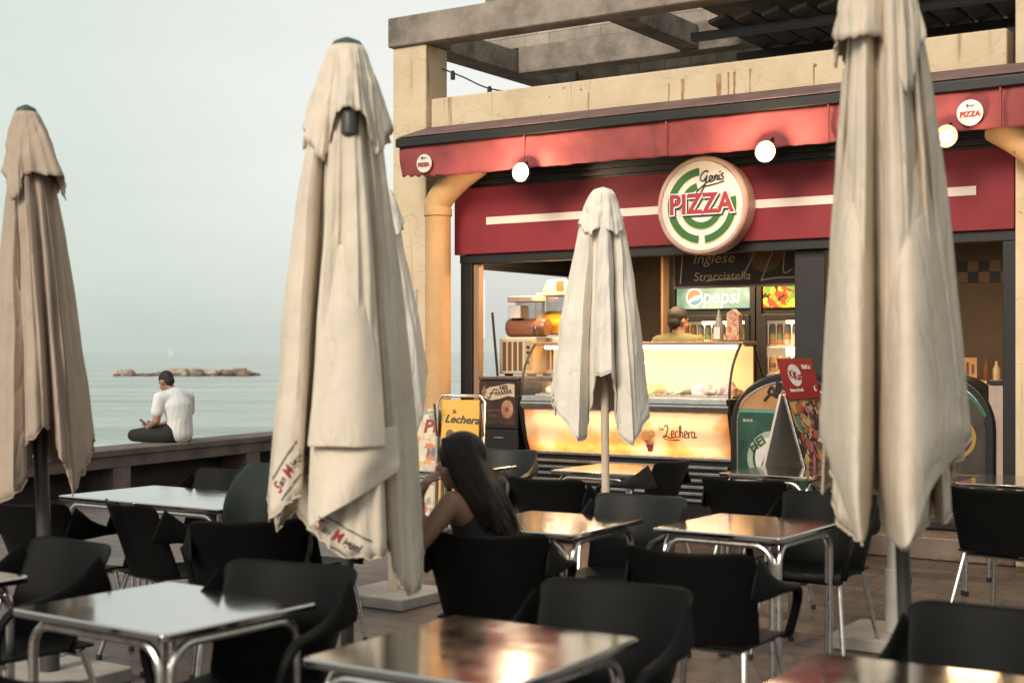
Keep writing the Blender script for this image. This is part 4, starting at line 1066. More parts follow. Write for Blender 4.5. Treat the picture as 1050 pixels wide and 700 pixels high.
part('display_deck', M['steel'], case, [(.05, CL - .05, .10, .70, 1.10, 1.135)])
part('back_door', emis('glowing_back_panel', (1, .70, .44), .30), case, [(.03, CL - .03, .46, .475, 1.19, 1.60)])  # emission added to a plain door, standing in for light inside the case
mb = MB(); mb.tube([(.08, .24, 1.592), (CL - .08, .24, 1.592)], .014, 8); mb.build('tube_lamp', tube_m, case)
part('price_rail', M['white_paint'], case, [(.06, CL - .06, .105, .115, 1.136, 1.18)])
# lettering on the panel
me_off = -.05
def panel_y(z): # front surface of the panel
    pts = [(.684, .065), (.78, .02), (.92, -.015), (1.05, -.035)]
    for (a, b) in zip(pts, pts[1:]):
        if a[0] <= z <= b[0]: return a[1] + (b[1] - a[1]) * (z - a[0]) / (b[0] - a[0])
    return 0
TX = Matrix.Rotation(R(-16), 4, 'X')
st = MB()
def wl(pts, ox, oz, k, r=.0052):
    P = catmull([(ox + p[0] * k, 0, oz + p[1] * k) for p in pts], 6)
    P = [Vector((p.x, panel_y(p.z) - .005, p.z)) for p in P]
    st.tube(P, r, 6)
ox, oz, k = 1.40, .838, .093
wl([(.05, .95), (.3, 1.15), (.42, .9), (.2, .3), (.0, .02), (-.12, .12), (.15, .2), (.5, .0), (.8, .08)], ox, oz, k, .006)      # L
def e_(x): wl([(x, .28), (x + .25, .4), (x + .27, .62), (x + .12, .64), (x + .02, .3), (x + .14, .05), (x + .38, .15)], ox, oz, k)
e_(.68)
wl([(1.42, .55), (1.26, .63), (1.1, .4), (1.16, .08), (1.4, .12)], ox, oz, k)                    # c
wl([(1.5, .15), (1.72, .9), (1.68, 1.12), (1.58, .9), (1.54, .05), (1.66, .5), (1.82, .55), (1.8, .1), (1.95, .15)], ox, oz, k)    # h
e_(1.98)
wl([(2.38, .58), (2.42, .05), (2.46, .45), (2.66, .62)], ox, oz, k)                               # r
wl([(3.0, .55), (2.8, .62), (2.7, .3), (2.82, .06), (3.0, .3), (3.04, .58), (3.0, .1), (3.2, .16)], ox, oz, k)   # a
wl([(-.05, -.12), (.9, -.22), (1.5, -.14), (.8, -.16)], ox, oz, k, .004)
for (bx, n) in ((-.42, 0),): pass
wl([(-.42, 1.0), (-.44, .68), (-.26, .72)], ox, oz, k, .0035); wl([(-.06, .84), (-.18, .86), (-.2, .7), (-.08, .72), (-.05, .84), (-.03, .68)], ox, oz, k, .0035)
st.build('lettering', M['brown_ink'], fp)
# a plain cone picture printed left of the lettering
mb = MB(); zc = .80
mb.prism([(1.20, zc + .02), (1.235, zc - .085), (1.265, zc - .085), (1.30, zc + .02)], panel_y(.75) - .012, panel_y(.72) - .002); mb.build('printed_cone', M['red_ink'], fp, smooth=False)
mb = MB(); mb.ell((1.225, panel_y(.85) - .004, .85), (.05, .005, .045)); mb.ell((1.28, panel_y(.87) - .004, .87), (.035, .005, .035)); mb.build('printed_scoop', mat('print_orange', (.62, .27, .09), .5), fp)
# tubs and scoops of ice cream in the display
ice = [(.80, .70, .50), (.72, .42, .30), (.80, .75, .66), (.45, .25, .13), (.78, .62, .30), (.66, .68, .45), (.80, .70, .62), (.70, .45, .42)]
ice_l = ['cream coloured', 'peach coloured', 'white', 'brown', 'yellow', 'pale green', 'ivory', 'pink']
for i in range(8):
    s = .78 + .17 + i * .24
    tb = kthing('ice_cream_tub', 'steel tub heaped with ' + ice_l[i] + ' ice cream inside the glass counter', 'ice cream tub', s, .22, 1.137, 0, 'ice cream tubs in the counter')
    part('tub', M['steel'], tb, [(-.10, .10, -.17, .17, 0, .055)], .008)
    bm = bmesh.new(); bmesh.ops.create_icosphere(bm, subdivisions=4, radius=1)
    for v in bm.verts:
        n = noise.noise(v.co * 2.2 + Vector((i * 3.7, 0, 0))) * .3
        v.co = Vector((v.co.x * .092 * (1 + n), v.co.y * .15 * (1 + n), max(-.2, v.co.z) * .085 * (1 + n * 2) + .06))
    me = bpy.data.meshes.new('scoop'); bm.to_mesh(me); bm.free()
    link('scoop', me, mat('ice_cream_%s' % ice_l[i].split()[0], ice[i], .5, vary=.1, bump=.3), tb)
# ------------------------------------------------------------------ inside the kiosk
# drinks fridges
can_m = [mat('can_brown', (.30, .12, .06), .3, .3), mat('can_gold', (.66, .45, .16), .3, .2), mat('can_green', (.22, .30, .12), .3, .2), mat('can_orange', (.66, .34, .12), .3, .2), mat('can_white', (.72, .66, .54), .3)]
fr_in = emis('fridge_inner_light', (1, .74, .42), 2.4)
def fridge(lab, s, wd, sign_m, seed, logo_text=None, tube_x=None):
    f = kthing('drinks_fridge', lab, 'fridge', s, 1.95, .172)
    part('cabinet', M['black_metal'], f, [(0, .05, 0, .7, 0, 2.12), (wd - .05, wd, 0, .7, 0, 2.12), (.051, wd - .051, .62, .7, 0, 2.12), (.051, wd - .051, .02, .619, 0, .18), (.051, wd - .051, .02, .619, 2.06, 2.12), (.051, wd - .051, .03, .619, 1.72, 1.80)])
    sg = part('lit_sign', sign_m, f, [(.07, wd - .05, -.012, .02, 1.80, 2.03)], .01)
    dr = part('door', M['black_metal'], f, [(.05, .11, -.02, .02, .18, 1.74), (wd - .10, wd - .05, -.02, .02, .18, 1.74), (.11, wd - .10, -.02, .02, 1.68, 1.74), (.11, wd - .10, -.02, .02, .18, .24)], .006)
    part('pane', M['glass'], dr, [(.11, wd - .10, -.004, .002, .24, 1.68)])
    mb = MB(); mb.tube([(wd - .075, -.05, .8), (wd - .075, -.05, 1.3)], .012, 8); mb.build('handle', M['steel'], dr)
    part('inner_back', fr_in, f, [(.055, wd - .055, .60, .618, .2, 1.7)])
    for z in (.52, .86, 1.17, 1.43): part('shelf', M['white_paint'], f, [(.055, wd - .055, .08, .58, z, z + .02)])
    return f
def teal():
    m, nt, b = nodes_of('teal_backlit_sign'); L = nt.links.new
    tc = N(nt, 'ShaderNodeTexCoord'); nz = N(nt, 'ShaderNodeTexNoise'); nz.inputs['Scale'].default_value = 3.2; L(tc.outputs['Object'], nz.inputs['Vector'])
    cr = N(nt, 'ShaderNodeValToRGB'); el = cr.color_ramp.elements; el[0].position = .38; el[0].color = (.05, .135, .13, 1); el[1].position = .74; el[1].color = (.30, .45, .43, 1)
    L(nz.outputs[0], cr.inputs[0]); L(cr.outputs[0], b.inputs['Base Color']); L(cr.outputs[0], b.inputs['Emission Color']); b.inputs['Emission Strength'].default_value = .36
    return m
f1 = fridge('tall black drinks fridge with a teal lit sign and rows of cans', 1.20, .90, teal(), 1)
lettering('pepsi', .20, emis('sign_letter_white', (.85, .92, .88), .42), f1, (.555, -.016, 1.915), offset=.001, shear=.12, sx=.95, ext=.002)
def disc(parent, name, m, c, r, y, a0=0, a1=360, z=None):
    mb = MB(); pts = [(c[0] + r * math.cos(R(a0 + (a1 - a0) * i / 32)), c[1] + r * math.sin(R(a0 + (a1 - a0) * i / 32))) for i in range(32 if a1 - a0 == 360 else 33)]
    mb.prism(pts, y, y + .003); return mb.build(name, m, parent, smooth=False)
disc(f1, 'round_logo', emis('logo_white', (.95, .95, .9), .7), (.27, 1.915), .088, -.0155)
mb = MB(); pts = [(.27 + .078 * math.cos(R(a)), 1.915 + .078 * math.sin(R(a))) for a in range(25, 206, 12)] + [(.225, 1.90), (.27, 1.925), (.31, 1.93)]
mb.prism(pts, -.0185, -.0157); mb.build('round_logo', emis('logo_red', (.75, .17, .10), .55), f1, smooth=False)
mb = MB(); pts = [(.27 + .078 * math.cos(R(a)), 1.915 + .078 * math.sin(R(a))) for a in range(225, 371, 12)] + [(.31, 1.895), (.26, 1.885)]
mb.prism(pts, -.0185, -.0157); mb.build('round_logo', emis('logo_teal', (.10, .25, .30), .4), f1, smooth=False)
fruit = patch('fruit_picture', [(.5, .06, .02), (.75, .55, .05), (.7, .25, .03), (.12, .3, .04), (.05, .02, .01)], 16, .3, .38)
f2 = fridge('black drinks fridge with a fruit picture sign, partly behind the door post', 2.115, .80, fruit, 2)
def cans(f_s, wd, zs, lab, grp, seed):
    rnd = random.Random(seed)
    for (zi, z) in enumerate(zs):
        k = int((wd - .16) / .078)
        for i in range(k):
            o = thing('drink_can', lab[zi % len(lab)], 'drink', K(f_s + .10 + i * .078, 1.95 + .16, .172 + z + .021), TH, grp)
            tall = .20 if zi % 2 else .15
            m = can_m[(i // 2 + zi * 2 + seed) % 5]
            mb = MB(); mb.lathe([(.028, 0), (.035, .008), (.035, tall - .035), (.028, tall - .008), (.024, tall)], (0, 0, 0), 12); mb.build('can_body', m, o)
            mb = MB(); mb.lathe([(.0355, tall * .25), (.0357, tall * .26), (.0357, tall * .55), (.0355, tall * .56)], (0, 0, 0), 12); mb.build('label_band', can_m[(i + zi + 3) % 5], o)
cans(1.20, .90, (1.17, 1.43), ('can on the second shelf of the teal signed fridge', 'can on the top shelf of the teal signed fridge'), 'cans in the teal signed fridge', 1)
cans(2.115, .80, (.52, .86, 1.17, 1.43), ('bottle on the bottom shelf of the fruit picture fridge', 'bottle on the low middle shelf of the fruit picture fridge', 'bottle on the high middle shelf of the fruit picture fridge', 'bottle on the top shelf of the fruit picture fridge'), 'bottles in the fruit picture fridge', 2)
lt = kthing('tube_light', 'thin upright white light tube left of the teal signed fridge', 'lamp', 1.13, 1.93, 1.30)
mb = MB(); mb.tube([(0, 0, 0), (0, 0, 1.03)], .011, 8); mb.build('tube', emis('white_tube', (1, .95, .85), 3), lt)
mb = MB(); mb.box(-.02, .02, .012, .03, -.03, 1.06); mb.build('bracket', M['aluminium'], lt, smooth=False)
part('post', M['wood_trim'], kiosk, [(1.17, 1.195, 1.80, 1.93, .17, 2.5)])

# chalk board hung over the counter
cbd = kthing('chalk_board', 'dark hanging chalk board with handwritten ice cream flavours under the round sign', 'sign', 2.02, .42, 2.12)
part('board', mat('chalk_board_black', (.035, .022, .016), .6, vary=.4, scale=3), cbd, [(0, 1.12, 0, .02, 0, .36)])
part('frame', M['wood_trim'], cbd, [(-.015, 0, -.006, .024, -.02, .38), (1.12, 1.135, -.006, .024, -.02, .38), (0, 1.12, -.006, .024, -.02, -.001)])
lettering('Stracciatella', .105, M['chalk'], cbd, (.44, -.003, .075), shear=.15, sx=1.05, ext=.0012)
lettering('Inglese', .125, M['chalk'], cbd, (.36, -.003, .23), shear=.25, sx=1.15, ext=.0012)

def chalk(*a):
    s_ = MB(); stroke(s_, *a); s_.build('chalk_stroke', M['chalk'], cbd)
chalk([(.08, .34), (.05, .02)], .006, -.004); chalk([(.62, .05), (.78, .33)], .006, -.004); chalk([(.80, .03), (.92, .30), (.96, .33)], .006, -.004)
chalk([(.30, .04), (.44, .055), (.62, .05)], .006, -.004); chalk([(.80, .035), (.94, .05), (1.1, .05)], .006, -.004); chalk([(1.02, .33), (1.0, .1), (1.08, .12)], .006, -.004)
mb = MB(); mb.prism([(.84 + .17 * math.cos(R(a)), .30 + .20 * math.sin(R(a))) for a in range(180, 361, 12)], -.003, -.001); mb.build('chalk_picture', mat('chalk_brown', (.22, .12, .06), .9), cbd, smooth=False)
mb = MB(); mb.tube([(.1, .01, .36), (.1, .01, .50)], .004, 6); mb.tube([(1.0, .01, .36), (1.0, .01, .50)], .004, 6); mb.build('hanger', M['rubber'], cbd)

# menus on the back wall
for (s, wd, z, hh, lab) in ((.90, .26, 1.50, .85, 'tall menu sheet with columns of print on the back wall'), (1.22, .14, 1.55, .7, 'narrow menu sheet beside the tall one on the back wall')):
    mn = kthing('menu_poster', lab, 'poster', s, 2.74, z)
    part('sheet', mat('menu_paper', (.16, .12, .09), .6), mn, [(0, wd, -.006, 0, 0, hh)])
    rnd = random.Random(int(s * 100))
    for i in range(11):
        part('printed_line', mat('menu_print', (.05, .035, .03), .7) if i == 0 else bpy.data.materials['menu_print'], mn, [(.02, wd * rnd.uniform(.45, .9), -.009, -.0062, hh - .07 - .07 * i, hh - .04 - .07 * i)])
    if wd > .2:
        lettering('MENU', .09, M['dark_ink'], mn, (-.045, -.008, hh - .16), name='lettering', tilt=R(90), ext=.001)
pb = kthing('price_board', 'dark framed board low on the back wall below the menus', 'board', .86, 2.735, 1.25)
part('board', M['dark_ink'], pb, [(0, .34, -.01, 0, 0, .22)]); part('frame', M['brown_ink'], pb, [(-.015, .355, -.013, -.0102, .20, .235), (-.015, .355, -.013, -.0102, -.015, .02), (.155, .175, -.013, -.0102, .021, .199)])

# side counter with the two frozen drink machines
sc_ = kthing('side_counter', 'pale counter in the left window corner under the drink machines', 'counter', .26, .36)
part('cabinet', M['cream_plastic'], sc_, [(0, .80, .02, .70, .172, 1.29)]); part('worktop', M['steel'], sc_, [(-.03, .83, -.0, .72, 1.292, 1.325)], .005)
def vents(mb, x0, x1, y, z0, z1, n):
    wd = (x1 - x0) / n
    for i in range(n): mb.box(x0 + wd * i + wd * .18, x0 + wd * (i + 1) - wd * .18, y - .004, y, z0, z1)
m1 = kthing('slush_machine', 'cream frozen drink machine with vents and a chocolate brown barrel', 'drink machine', .20, .38, 1.327)
part('body', M['cream_plastic'], m1, [(0, .38, 0, .34, .02, .36)], .012)
mb = MB(); vents(mb, .03, .27, -.001, .05, .32, 4); mb.build('vent', M['brown_ink'], m1, smooth=False)
part('control_panel', mat('tan_panel', (.45, .33, .2), .4), m1, [(.29, .372, -.006, -.001, .06, .33)], .003)
mb = MB()
for z in (.27, .22, .13): mb.lathe([(.002, 0), (.014, 0), (.014, .012), (.002, .012)], (.33, -.020, z), 10, 'y')
mb.build('button', M['dark_ink'], m1)
mb = MB(); mb.tube([(.13, .02, .455), (.13, .0, .455)], .01); mb.v = []; mb.f = []; mb.mi = []
mb.lathe([(.005, 0), (.085, .01), (.09, .04), (.09, .40), (.08, .43), (.005, .44)], (.02, .14, .455), 22, 'x'); mb.build('barrel', mat('chocolate', (.24, .10, .055), .25), m1)
mb = MB(); mb.prism(rounded_rect(.115, .10, .03), .0, .16, 'z'); bt = mb.build('clear_tank', glass('tank_plastic', (.82, .80, .77), .5), m1, (.25, .15, .53))
mb = MB(); mb.prism(rounded_rect(.075, .08, .03), .0, .12, 'z'); mb.build('white_bucket', M['white_paint'], m1, (.14, .12, .54), bevel=.006)
mb = MB(); mb.prism(rounded_rect(.15, .12, .03), .0, .055, 'z'); mb.build('lid', mat('pink_lid', (.62, .44, .36), .4), m1, (.21, .15, .692), bevel=.01)
part('foot', M['rubber'], m1, [(.03, .09, .05, .1, 0, .02), (.28, .35, .05, .1, 0, .02)])
mb = MB(); mb.tube([(.40, -.0, .46), (.42, -.04, .43), (.42, -.05, .37)], .016, 8); mb.build('tap', M['dark_ink'], m1)
m2 = kthing('slush_machine', 'frozen drink machine with a yellow barrel and a hat shaped lid', 'drink machine', .47, .62, 1.327)
part('body', M['cream_plastic'], m2, [(0, .36, 0, .36, .02, .36)], .012)
mb = MB(); vents(mb, .04, .32, -.001, .06, .30, 5); mb.build('vent', M['brown_ink'], m2, smooth=False)
mb = MB(); mb.lathe([(.005, 0), (.10, .01), (.115, .05), (.115, .34), (.09, .37), (.005, .38)], (-.01, .16, .50), 22, 'x'); mb.build('barrel', mat('yellow_slush', (.75, .42, .04), .25), m2)
mb = MB(); mb.prism(rounded_rect(.16, .13, .03), .0, .16, 'z'); mb.build('clear_tank', bpy.data.materials['tank_plastic'], m2, (.18, .16, .59))
mb = MB(); mb.prism(rounded_rect(.21, .16, .03), 0, .03, 'z'); mb.build('lid', M['cream_plastic'], m2, (.18, .16, .752), bevel=.008)
mb = MB(); mb.prism([(-.15, 0), (.15, 0), (.11, .12), (-.10, .12)], -.12, .12, 'y'); mb.build('lid_crown', M['cream_plastic'], m2, (.18, .16, .784), smooth=False, bevel=.008)
part('lid_badge', M['brown_ink'], m2, [(.19, .27, .033, .037, .80, .89)])
part('foot', M['rubber'], m2, [(.03, .09, .05, .1, 0, .02), (.27, .33, .05, .1, 0, .02)])
mb = MB(); mb.tube([(.10, .03, .46), (.09, -.01, .44), (.09, -.02, .37)], .016, 8); mb.build('tap', M['dark_ink'], m2)
bx = kthing('cup_box', 'cream box standing on the side counter beside the yellow drink machine', 'box', .99, .62, 1.327)
part('carton', M['cream_plastic'], bx, [(0, .10, 0, .2, 0, .28)], .006); part('printed_panel', M['brown_ink'], bx, [(.015, .085, -.004, -.0005, .06, .23)])
# leaning black pole in the window
lp = kthing('leaning_pole', 'thin black pole leaning in the side window beside the drinks cabinet', 'pole', .20, .30, .172)
mb = MB(); mb.tube([(.10, -.05, 0), (.07, -.02, .95), (-.05, .04, 1.75)], .012, 8); mb.build('shaft', M['rubber'], lp)
mb = MB(); mb.lathe([(.018, 0), (.02, .01), (.016, .05)], (.10, -.05, 0), 10); mb.build('tip', M['black_metal'], lp)
# black frappe cabinet
fc = kthing('frappe_cabinet', 'black drinks cabinet with a brown and cream iced coffee picture on top', 'cabinet', .33, -.10)
part('body', M['black_metal'], fc, [(0, .39, 0, .40, .0, .86)], .01)
part('head', M['black_metal'], fc, [(-.012, .402, -.015, .40, .862, 1.30)], .012)
part('top', mat('dark_brown_top', (.10, .06, .05), .4), fc, [(-.02, .41, -.03, .41, 1.302, 1.33)], .008)
pp = part('picture', mat('coffee_print', (.05, .022, .015), .35, vary=.5, scale=4), fc, [(.01, .38, -.0195, -.0155, .90, 1.285)])
mb = MB(); top_ = [(.02, 1.19), (.10, 1.235), (.20, 1.25), (.30, 1.27), (.37, 1.265)]; bot_ = [(.37, 1.15), (.30, 1.16), (.2, 1.13), (.12, 1.12), (.03, 1.14)]
mb.prism(top_ + bot_, -.0225, -.0197); mb.build('swirl', mat('cream_swirl', (.55, .42, .30), .4), pp, smooth=False)
st = MB(); mb = MB(); mb.prism([(.02, 1.11), (.07, 1.19), (.05, 1.25), (.015, 1.20)], -.0225, -.0197); mb.build('swirl', mat('tan_swirl', (.30, .18, .10), .4), pp, smooth=False)
lettering('NES', .05, M['dark_ink'], pp, (.255, -.0235, 1.232), tilt=R(4), offset=.002, ext=.0008)
stroke(st, [(.20, 1.215), (.15, 1.215), (.13, 1.19), (.10, 1.14), (.08, 1.15)], .005, -.024); stroke(st, [(.10, 1.18), (.16, 1.185)], .004, -.024)
for i in range(6): stroke(st, [(.165 + i * .03, 1.165 + i * .004), (.175 + i * .03, 1.198 + i * .004), (.185 + i * .03, 1.168 + i * .004), (.195 + i * .03, 1.172 + i * .004)], .004, -.024)
st.build('lettering', M['dark_ink'], pp)
mb = MB(); mb.ell((.29, -.018, 1.04), (.068, .006, .085)); mb.build('printed_cup', mat('coffee_cup_print', (.36, .19, .11), .35, vary=.4, scale=12), pp)
part('printed_cup', M['red_ink'], pp, [(.27, .31, -.026, -.0235, 1.02, 1.06)])
lettering('Cappuccino', .035, mat('faded_print', (.16, .11, .09), .5), pp, (.13, -.0215, 1.03), ext=.0008); lettering('frappe', .03, bpy.data.materials['faded_print'], pp, (.14, -.0215, .985), ext=.0008)
part('handle', M['steel'], fc, [(.14, .24, -.008, -.001, .78, .79)])

# arched coolers
def arch_poly(x0, x1, z0, z1, zt, n=20):
    c = (x0 + x1) / 2; a = (x1 - x0) / 2
    return [(x0, z0)] + [(c - a * math.cos(PI * i / n), z1 + (zt - z1) * math.sin(PI * i / n)) for i in range(n + 1)] + [(x1, z0)]
green_p = mat('green_print', (.022, .075, .05), .4, vary=.5, scale=7)
def cooler(lab, s, t, wd, dp, zt, m_panel):
    c = kthing('arched_cooler', lab, 'cooler', s, t, .172)
    mb = MB(); mb.prism(arch_poly(0, wd, .0, zt - .42, zt), 0, dp); mb.build('body', M['black_metal'], c, angle=30, bevel=.02)
    mb = MB(); mb.prism(arch_poly(.075, wd - .075, .06, zt - .40, zt - .075), -.006, -.001); p = mb.build('picture', m_panel, c, smooth=False)
    mb = MB(); P = [(q[0], -.008, q[1]) for q in arch_poly(.07, wd - .07, .06, zt - .40, zt - .07)]; mb.tube(P, .006, 6); mb.build('picture_edge', M['steel'], c)
    return c, p
c1_, p1 = cooler('arched black cooler with a green picture and a palm, behind the menu board', 2.86, -.30, .98, .32, 1.22, green_p)
mb = MB(); mb.prism([(q[0], q[1]) for q in arch_poly(.085, .895, .93, .93, 1.135)], -.009, -.0062); mb.build('printed_sky', mat('print_peach', (.42, .22, .10), .4, vary=.2), p1, smooth=False)
st = MB()
for (dx, dz) in ((.10, .06), (.13, 0), (.07, .09), (-.07, .06), (-.10, 0), (.02, .10)): stroke(st, [(.40, 1.03), (.40 + dx * .5, 1.03 + dz + .02), (.40 + dx, 1.03 + dz - .03)], .012, -.012)
st.build('printed_palm', M['dark_ink'], p1)
part('printed_line', mat('pale_green', (.10, .30, .24), .4), p1, [(.085, .895, -.0095, -.0062, .905, .928)])
mb = MB(); ringmesh(mb, .17, .215, 40, 320, -.010, -.0065); o = mb.build('emblem', mat('emblem_pale', (.38, .45, .38), .4), p1, (0.37, 0, .55), smooth=False)
mb = MB(); mb.prism([(.37 + .15 * math.cos(R(a)), .55 + .18 * math.sin(R(a))) for a in range(0, 360, 15)], -.010, -.0065); mb.build('emblem', M['white_ink'], p1, smooth=False)
lettering('HEI', .10, M['green_ink'], p1, (.24, -.013, .66), tilt=R(35), offset=.003); lettering('A', .16, M['red_ink'], p1, (.33, -.012, .53), offset=.008)
lettering('ROCK', .03, M['white_ink'], p1, (.16, -.008, .84))
c2_, p2 = cooler('dark arched cooler with a green rim and a red gold emblem, inside at right', 4.02, .32, .74, .4, 1.20, mat('brown_print', (.045, .035, .03), .4, vary=.4, scale=9))
mb = MB(); ringmesh(mb, .30, .33, 20, 160, -.012, -.0065); mb.build('green_rim', mat('green_rim', (.03, .14, .08), .35), p2, (.37, 0, .78), smooth=False)
mb = MB(); ringmesh(mb, .13, .16, 0, 360, -.010, -.0065); mb.build('emblem', mat('gold_ink', (.42, .26, .06), .35, .4), p2, (.44, 0, .72), smooth=False)
disc(p2, 'emblem', M['red_ink'], (.44, .72), .115, -.0095)
for i in range(7): part('printed_line', mat('dim_stripe', (.12, .09, .06), .5) if i == 0 else bpy.data.materials['dim_stripe'], p2, [(.09, .65, -.0095, -.0062, .10 + .055 * i, .115 + .055 * i)])

# right hand side: counter with things
rc = kthing('service_counter', 'pale service counter at the back right of the kiosk', 'counter', 3.85, 1.9)
part('cabinet', mat('brown_cabinet', (.15, .09, .06), .5), rc, [(0, 1.1, .02, .6, .172, 1.16)]); part('worktop', M['cream_plastic'], rc, [(-.02, 1.12, 0, .62, 1.162, 1.30)], .01)
ps = kthing('price_card', 'small orange lit framed card standing on the service counter', 'card', 4.02, 1.95, 1.302)
part('card', mat('card_print', (.55, .33, .17), .5), ps, [(0, .17, 0, .012, 0, .20)]); part('printed_figure', M['brown_ink'], ps, [(.03, .05, -.003, -.0005, .06, .15), (.08, .10, -.003, -.0005, .05, .16), (.125, .145, -.003, -.0005, .06, .14)])
bt_ = kthing('sauce_bottles', 'pair of small bottles on the service counter', 'bottles', 4.26, 2.0, 1.302)
mb = MB()
mb.lathe([(.03, 0), (.034, .01), (.034, .12), (.012, .16), (.012, .20)], (0, 0, 0), 12); mb.build('bottle', M['brown_ink'], bt_)
mb = MB(); mb.lathe([(.03, 0), (.034, .01), (.034, .10), (.012, .14), (.012, .17)], (.08, .02, 0), 12); mb.build('bottle', M['cream_plastic'], bt_)
wp = kthing('white_panel', 'pinkish white upright panel beside the dark end post at right', 'panel', 4.70, .35, .172)
part('board', mat('pink_white', (.45, .33, .28), .5), wp, [(0, .16, 0, .30, 0, 1.13)], .01); part('cap_strip', M['dark_frame'], wp, [(-.01, .17, -.01, .31, 1.132, 1.16)])
# cone of sweets and bottle on the glass counter
cs = kthing('sweet_display', 'tall colourful display of wrapped sweets on the counter top', 'display', 2.62, .32, 1.642)
mb = MB(); mb.prism([(-.06, 0), (.06, 0), (.055, .22), (0, .27), (-.05, .24)], -.04, .04); mb.build('wrapped_sweets', patch('sweets', [(.5, .08, .05), (.62, .45, .2), (.35, .15, .1), (.6, .5, .4)], 60, .4), cs, smooth=False)
part('stand', M['dark_frame'], cs, [(-.065, .065, -.045, .045, -.001, .01)])
db = kthing('sauce_bottle', 'grey pointed squeeze bottle with a white label on the counter top', 'bottle', 2.48, .32, 1.642)
mb = MB(); mb.lathe([(.035, 0), (.04, .01), (.04, .13), (.022, .20), (.008, .26), (.005, .27)], (0, 0, 0), 14); mb.build('bottle', mat('grey_bottle', (.3, .26, .22), .3), db)
part('label_panel', M['white_paint'], db, [(-.028, .028, -.044, -.040, .02, .12)])
# interior lamps: a warm ceiling tube fitting over the counter and one over the window corner
for (s, t, ln, en, nm, lab) in ((1.9, 1.2, 1.6, 42, 'ceiling_lamp', 'warm ceiling tube lamp over the ice cream counter'), (.75, .45, .5, 17, 'ceiling_lamp', 'warm ceiling lamp over the drink machines'), (4.3, 1.4, .4, 9, 'ceiling_lamp', 'dim ceiling lamp over the service counter')):
    cl = kthing(nm, lab, 'lamp', s, t, 2.50)
    part('fitting', M['cream_plastic'], cl, [(-ln / 2, ln / 2, -.06, .06, .03, .058)]); 
    mb = MB(); mb.tube([(-ln / 2 + .03, 0, .012), (ln / 2 - .03, 0, .012)], .016, 8); mb.build('tube', emis('ceiling_tube', (1, .8, .5), 6), cl)
    ld = bpy.data.lights.new('ceiling_lamp_light', 'AREA'); ld.shape = 'RECTANGLE'; ld.size = ln; ld.size_y = .12; ld.energy = en; ld.color = (1, .66, .34)
    lo = bpy.data.objects.new('ceiling_lamp_light', ld); COL.objects.link(lo); lo.location = K(s, t, 2.48); lo.rotation_euler = (0, 0, TH)

# ------------------------------------------------------------------ boards on the terrace
ab = kthing('a_board', 'folding menu board with a red header and ice cream pictures, by the arched cooler', 'sign', 3.56, -.92, 0, R(-7))
wdt = .52
def leaf(p0, p1, th, mname, m):  # p0/p1: (x,z) foot and head
    mb = MB(); d = Vector((p1[0] - p0[0], p1[1] - p0[1])).normalized(); n = Vector((-d.y, d.x)) * th
    mb.prism([p0, p1, (p1[0] + n.x, p1[1] + n.y), (p0[0] + n.x, p0[1] + n.y)], 0, wdt); return mb.build(mname, m, ab, smooth=False, bevel=.003)
leaf((-.33, .004), (-.01, 1.24), .02, 'back_leaf', mat('pale_board', (.70, .60, .53), .5))
leaf((.40, .004), (.02, 1.24), .02, 'front_leaf', M['aluminium'])
d = Vector((.02 - .40, 1.24)).normalized(); nn = Vector((d.y, -d.x))
def on_leaf(a, h, off):   # a across (0..wdt), h along the slope
    p = Vector((.40, .0)) + d * h + nn * off
    return (p.x, a, p.y)
def leaf_quad(a0, a1, h0, h1, off, name, m):
    mb = MB(); vs = [on_leaf(a0, h0, off), on_leaf(a1, h0, off), on_leaf(a1, h1, off), on_leaf(a0, h1, off), on_leaf(a0, h0, off - .002), on_leaf(a1, h0, off - .002), on_leaf(a1, h1, off - .002), on_leaf(a0, h1, off - .002)]
    mb.add(vs, [(0, 1, 2, 3), (7, 6, 5, 4), (0, 4, 5, 1), (1, 5, 6, 2), (2, 6, 7, 3), (3, 7, 4, 0)]); return mb.build(name, m, ab, smooth=False)
menu = leaf_quad(.02, wdt - .02, .10, 1.24, .006, 'menu_picture', patch('menu_collage', [(.03, .035, .035), (.40, .12, .05), (.03, .06, .06), (.50, .36, .20), (.06, .025, .02), (.09, .15, .13), (.48, .24, .06)], 26, .35))
rnd = random.Random(4)
mcols = [mat('menu_%d' % i, c, .35) for i, c in enumerate([(.55, .10, .05), (.62, .33, .06), (.60, .52, .40), (.30, .10, .05), (.10, .25, .22), (.60, .45, .12), (.5, .12, .22)])]
for r_ in range(10):
    for c_i in range(5):
        a = .065 + c_i * .095 + rnd.uniform(-.015, .015); h = .33 + r_ * .094 + rnd.uniform(-.02, .02)
        ww = rnd.uniform(.010, .030); hh = rnd.uniform(.030, .060); rt = rnd.uniform(-.9, .9)
        if rnd.random() < .35: continue
        mb = MB(); vs = []
        for k in range(14):
            an = 2 * PI * k / 14; x = ww * math.cos(an); y = hh * math.sin(an)
            vs.append(on_leaf(a + x * math.cos(rt) - y * math.sin(rt), h + x * math.sin(rt) + y * math.cos(rt), .0105))
        mb.add(vs, [tuple(range(14))]); mb.build('printed_ice', mcols[rnd.randrange(7)], menu, smooth=False)
def face_leaf(off):
    ex = Vector((0, 1, 0)); ez = Vector((d.x, 0, d.y)); ey = ex.cross(ez) * 1
    m4 = Matrix((( ex.x, ez.x, -ey.x, 0), (ex.y, ez.y, -ey.y, 0), (ex.z, ez.z, -ey.z, 0), (0, 0, 0, 1)))
    return m4
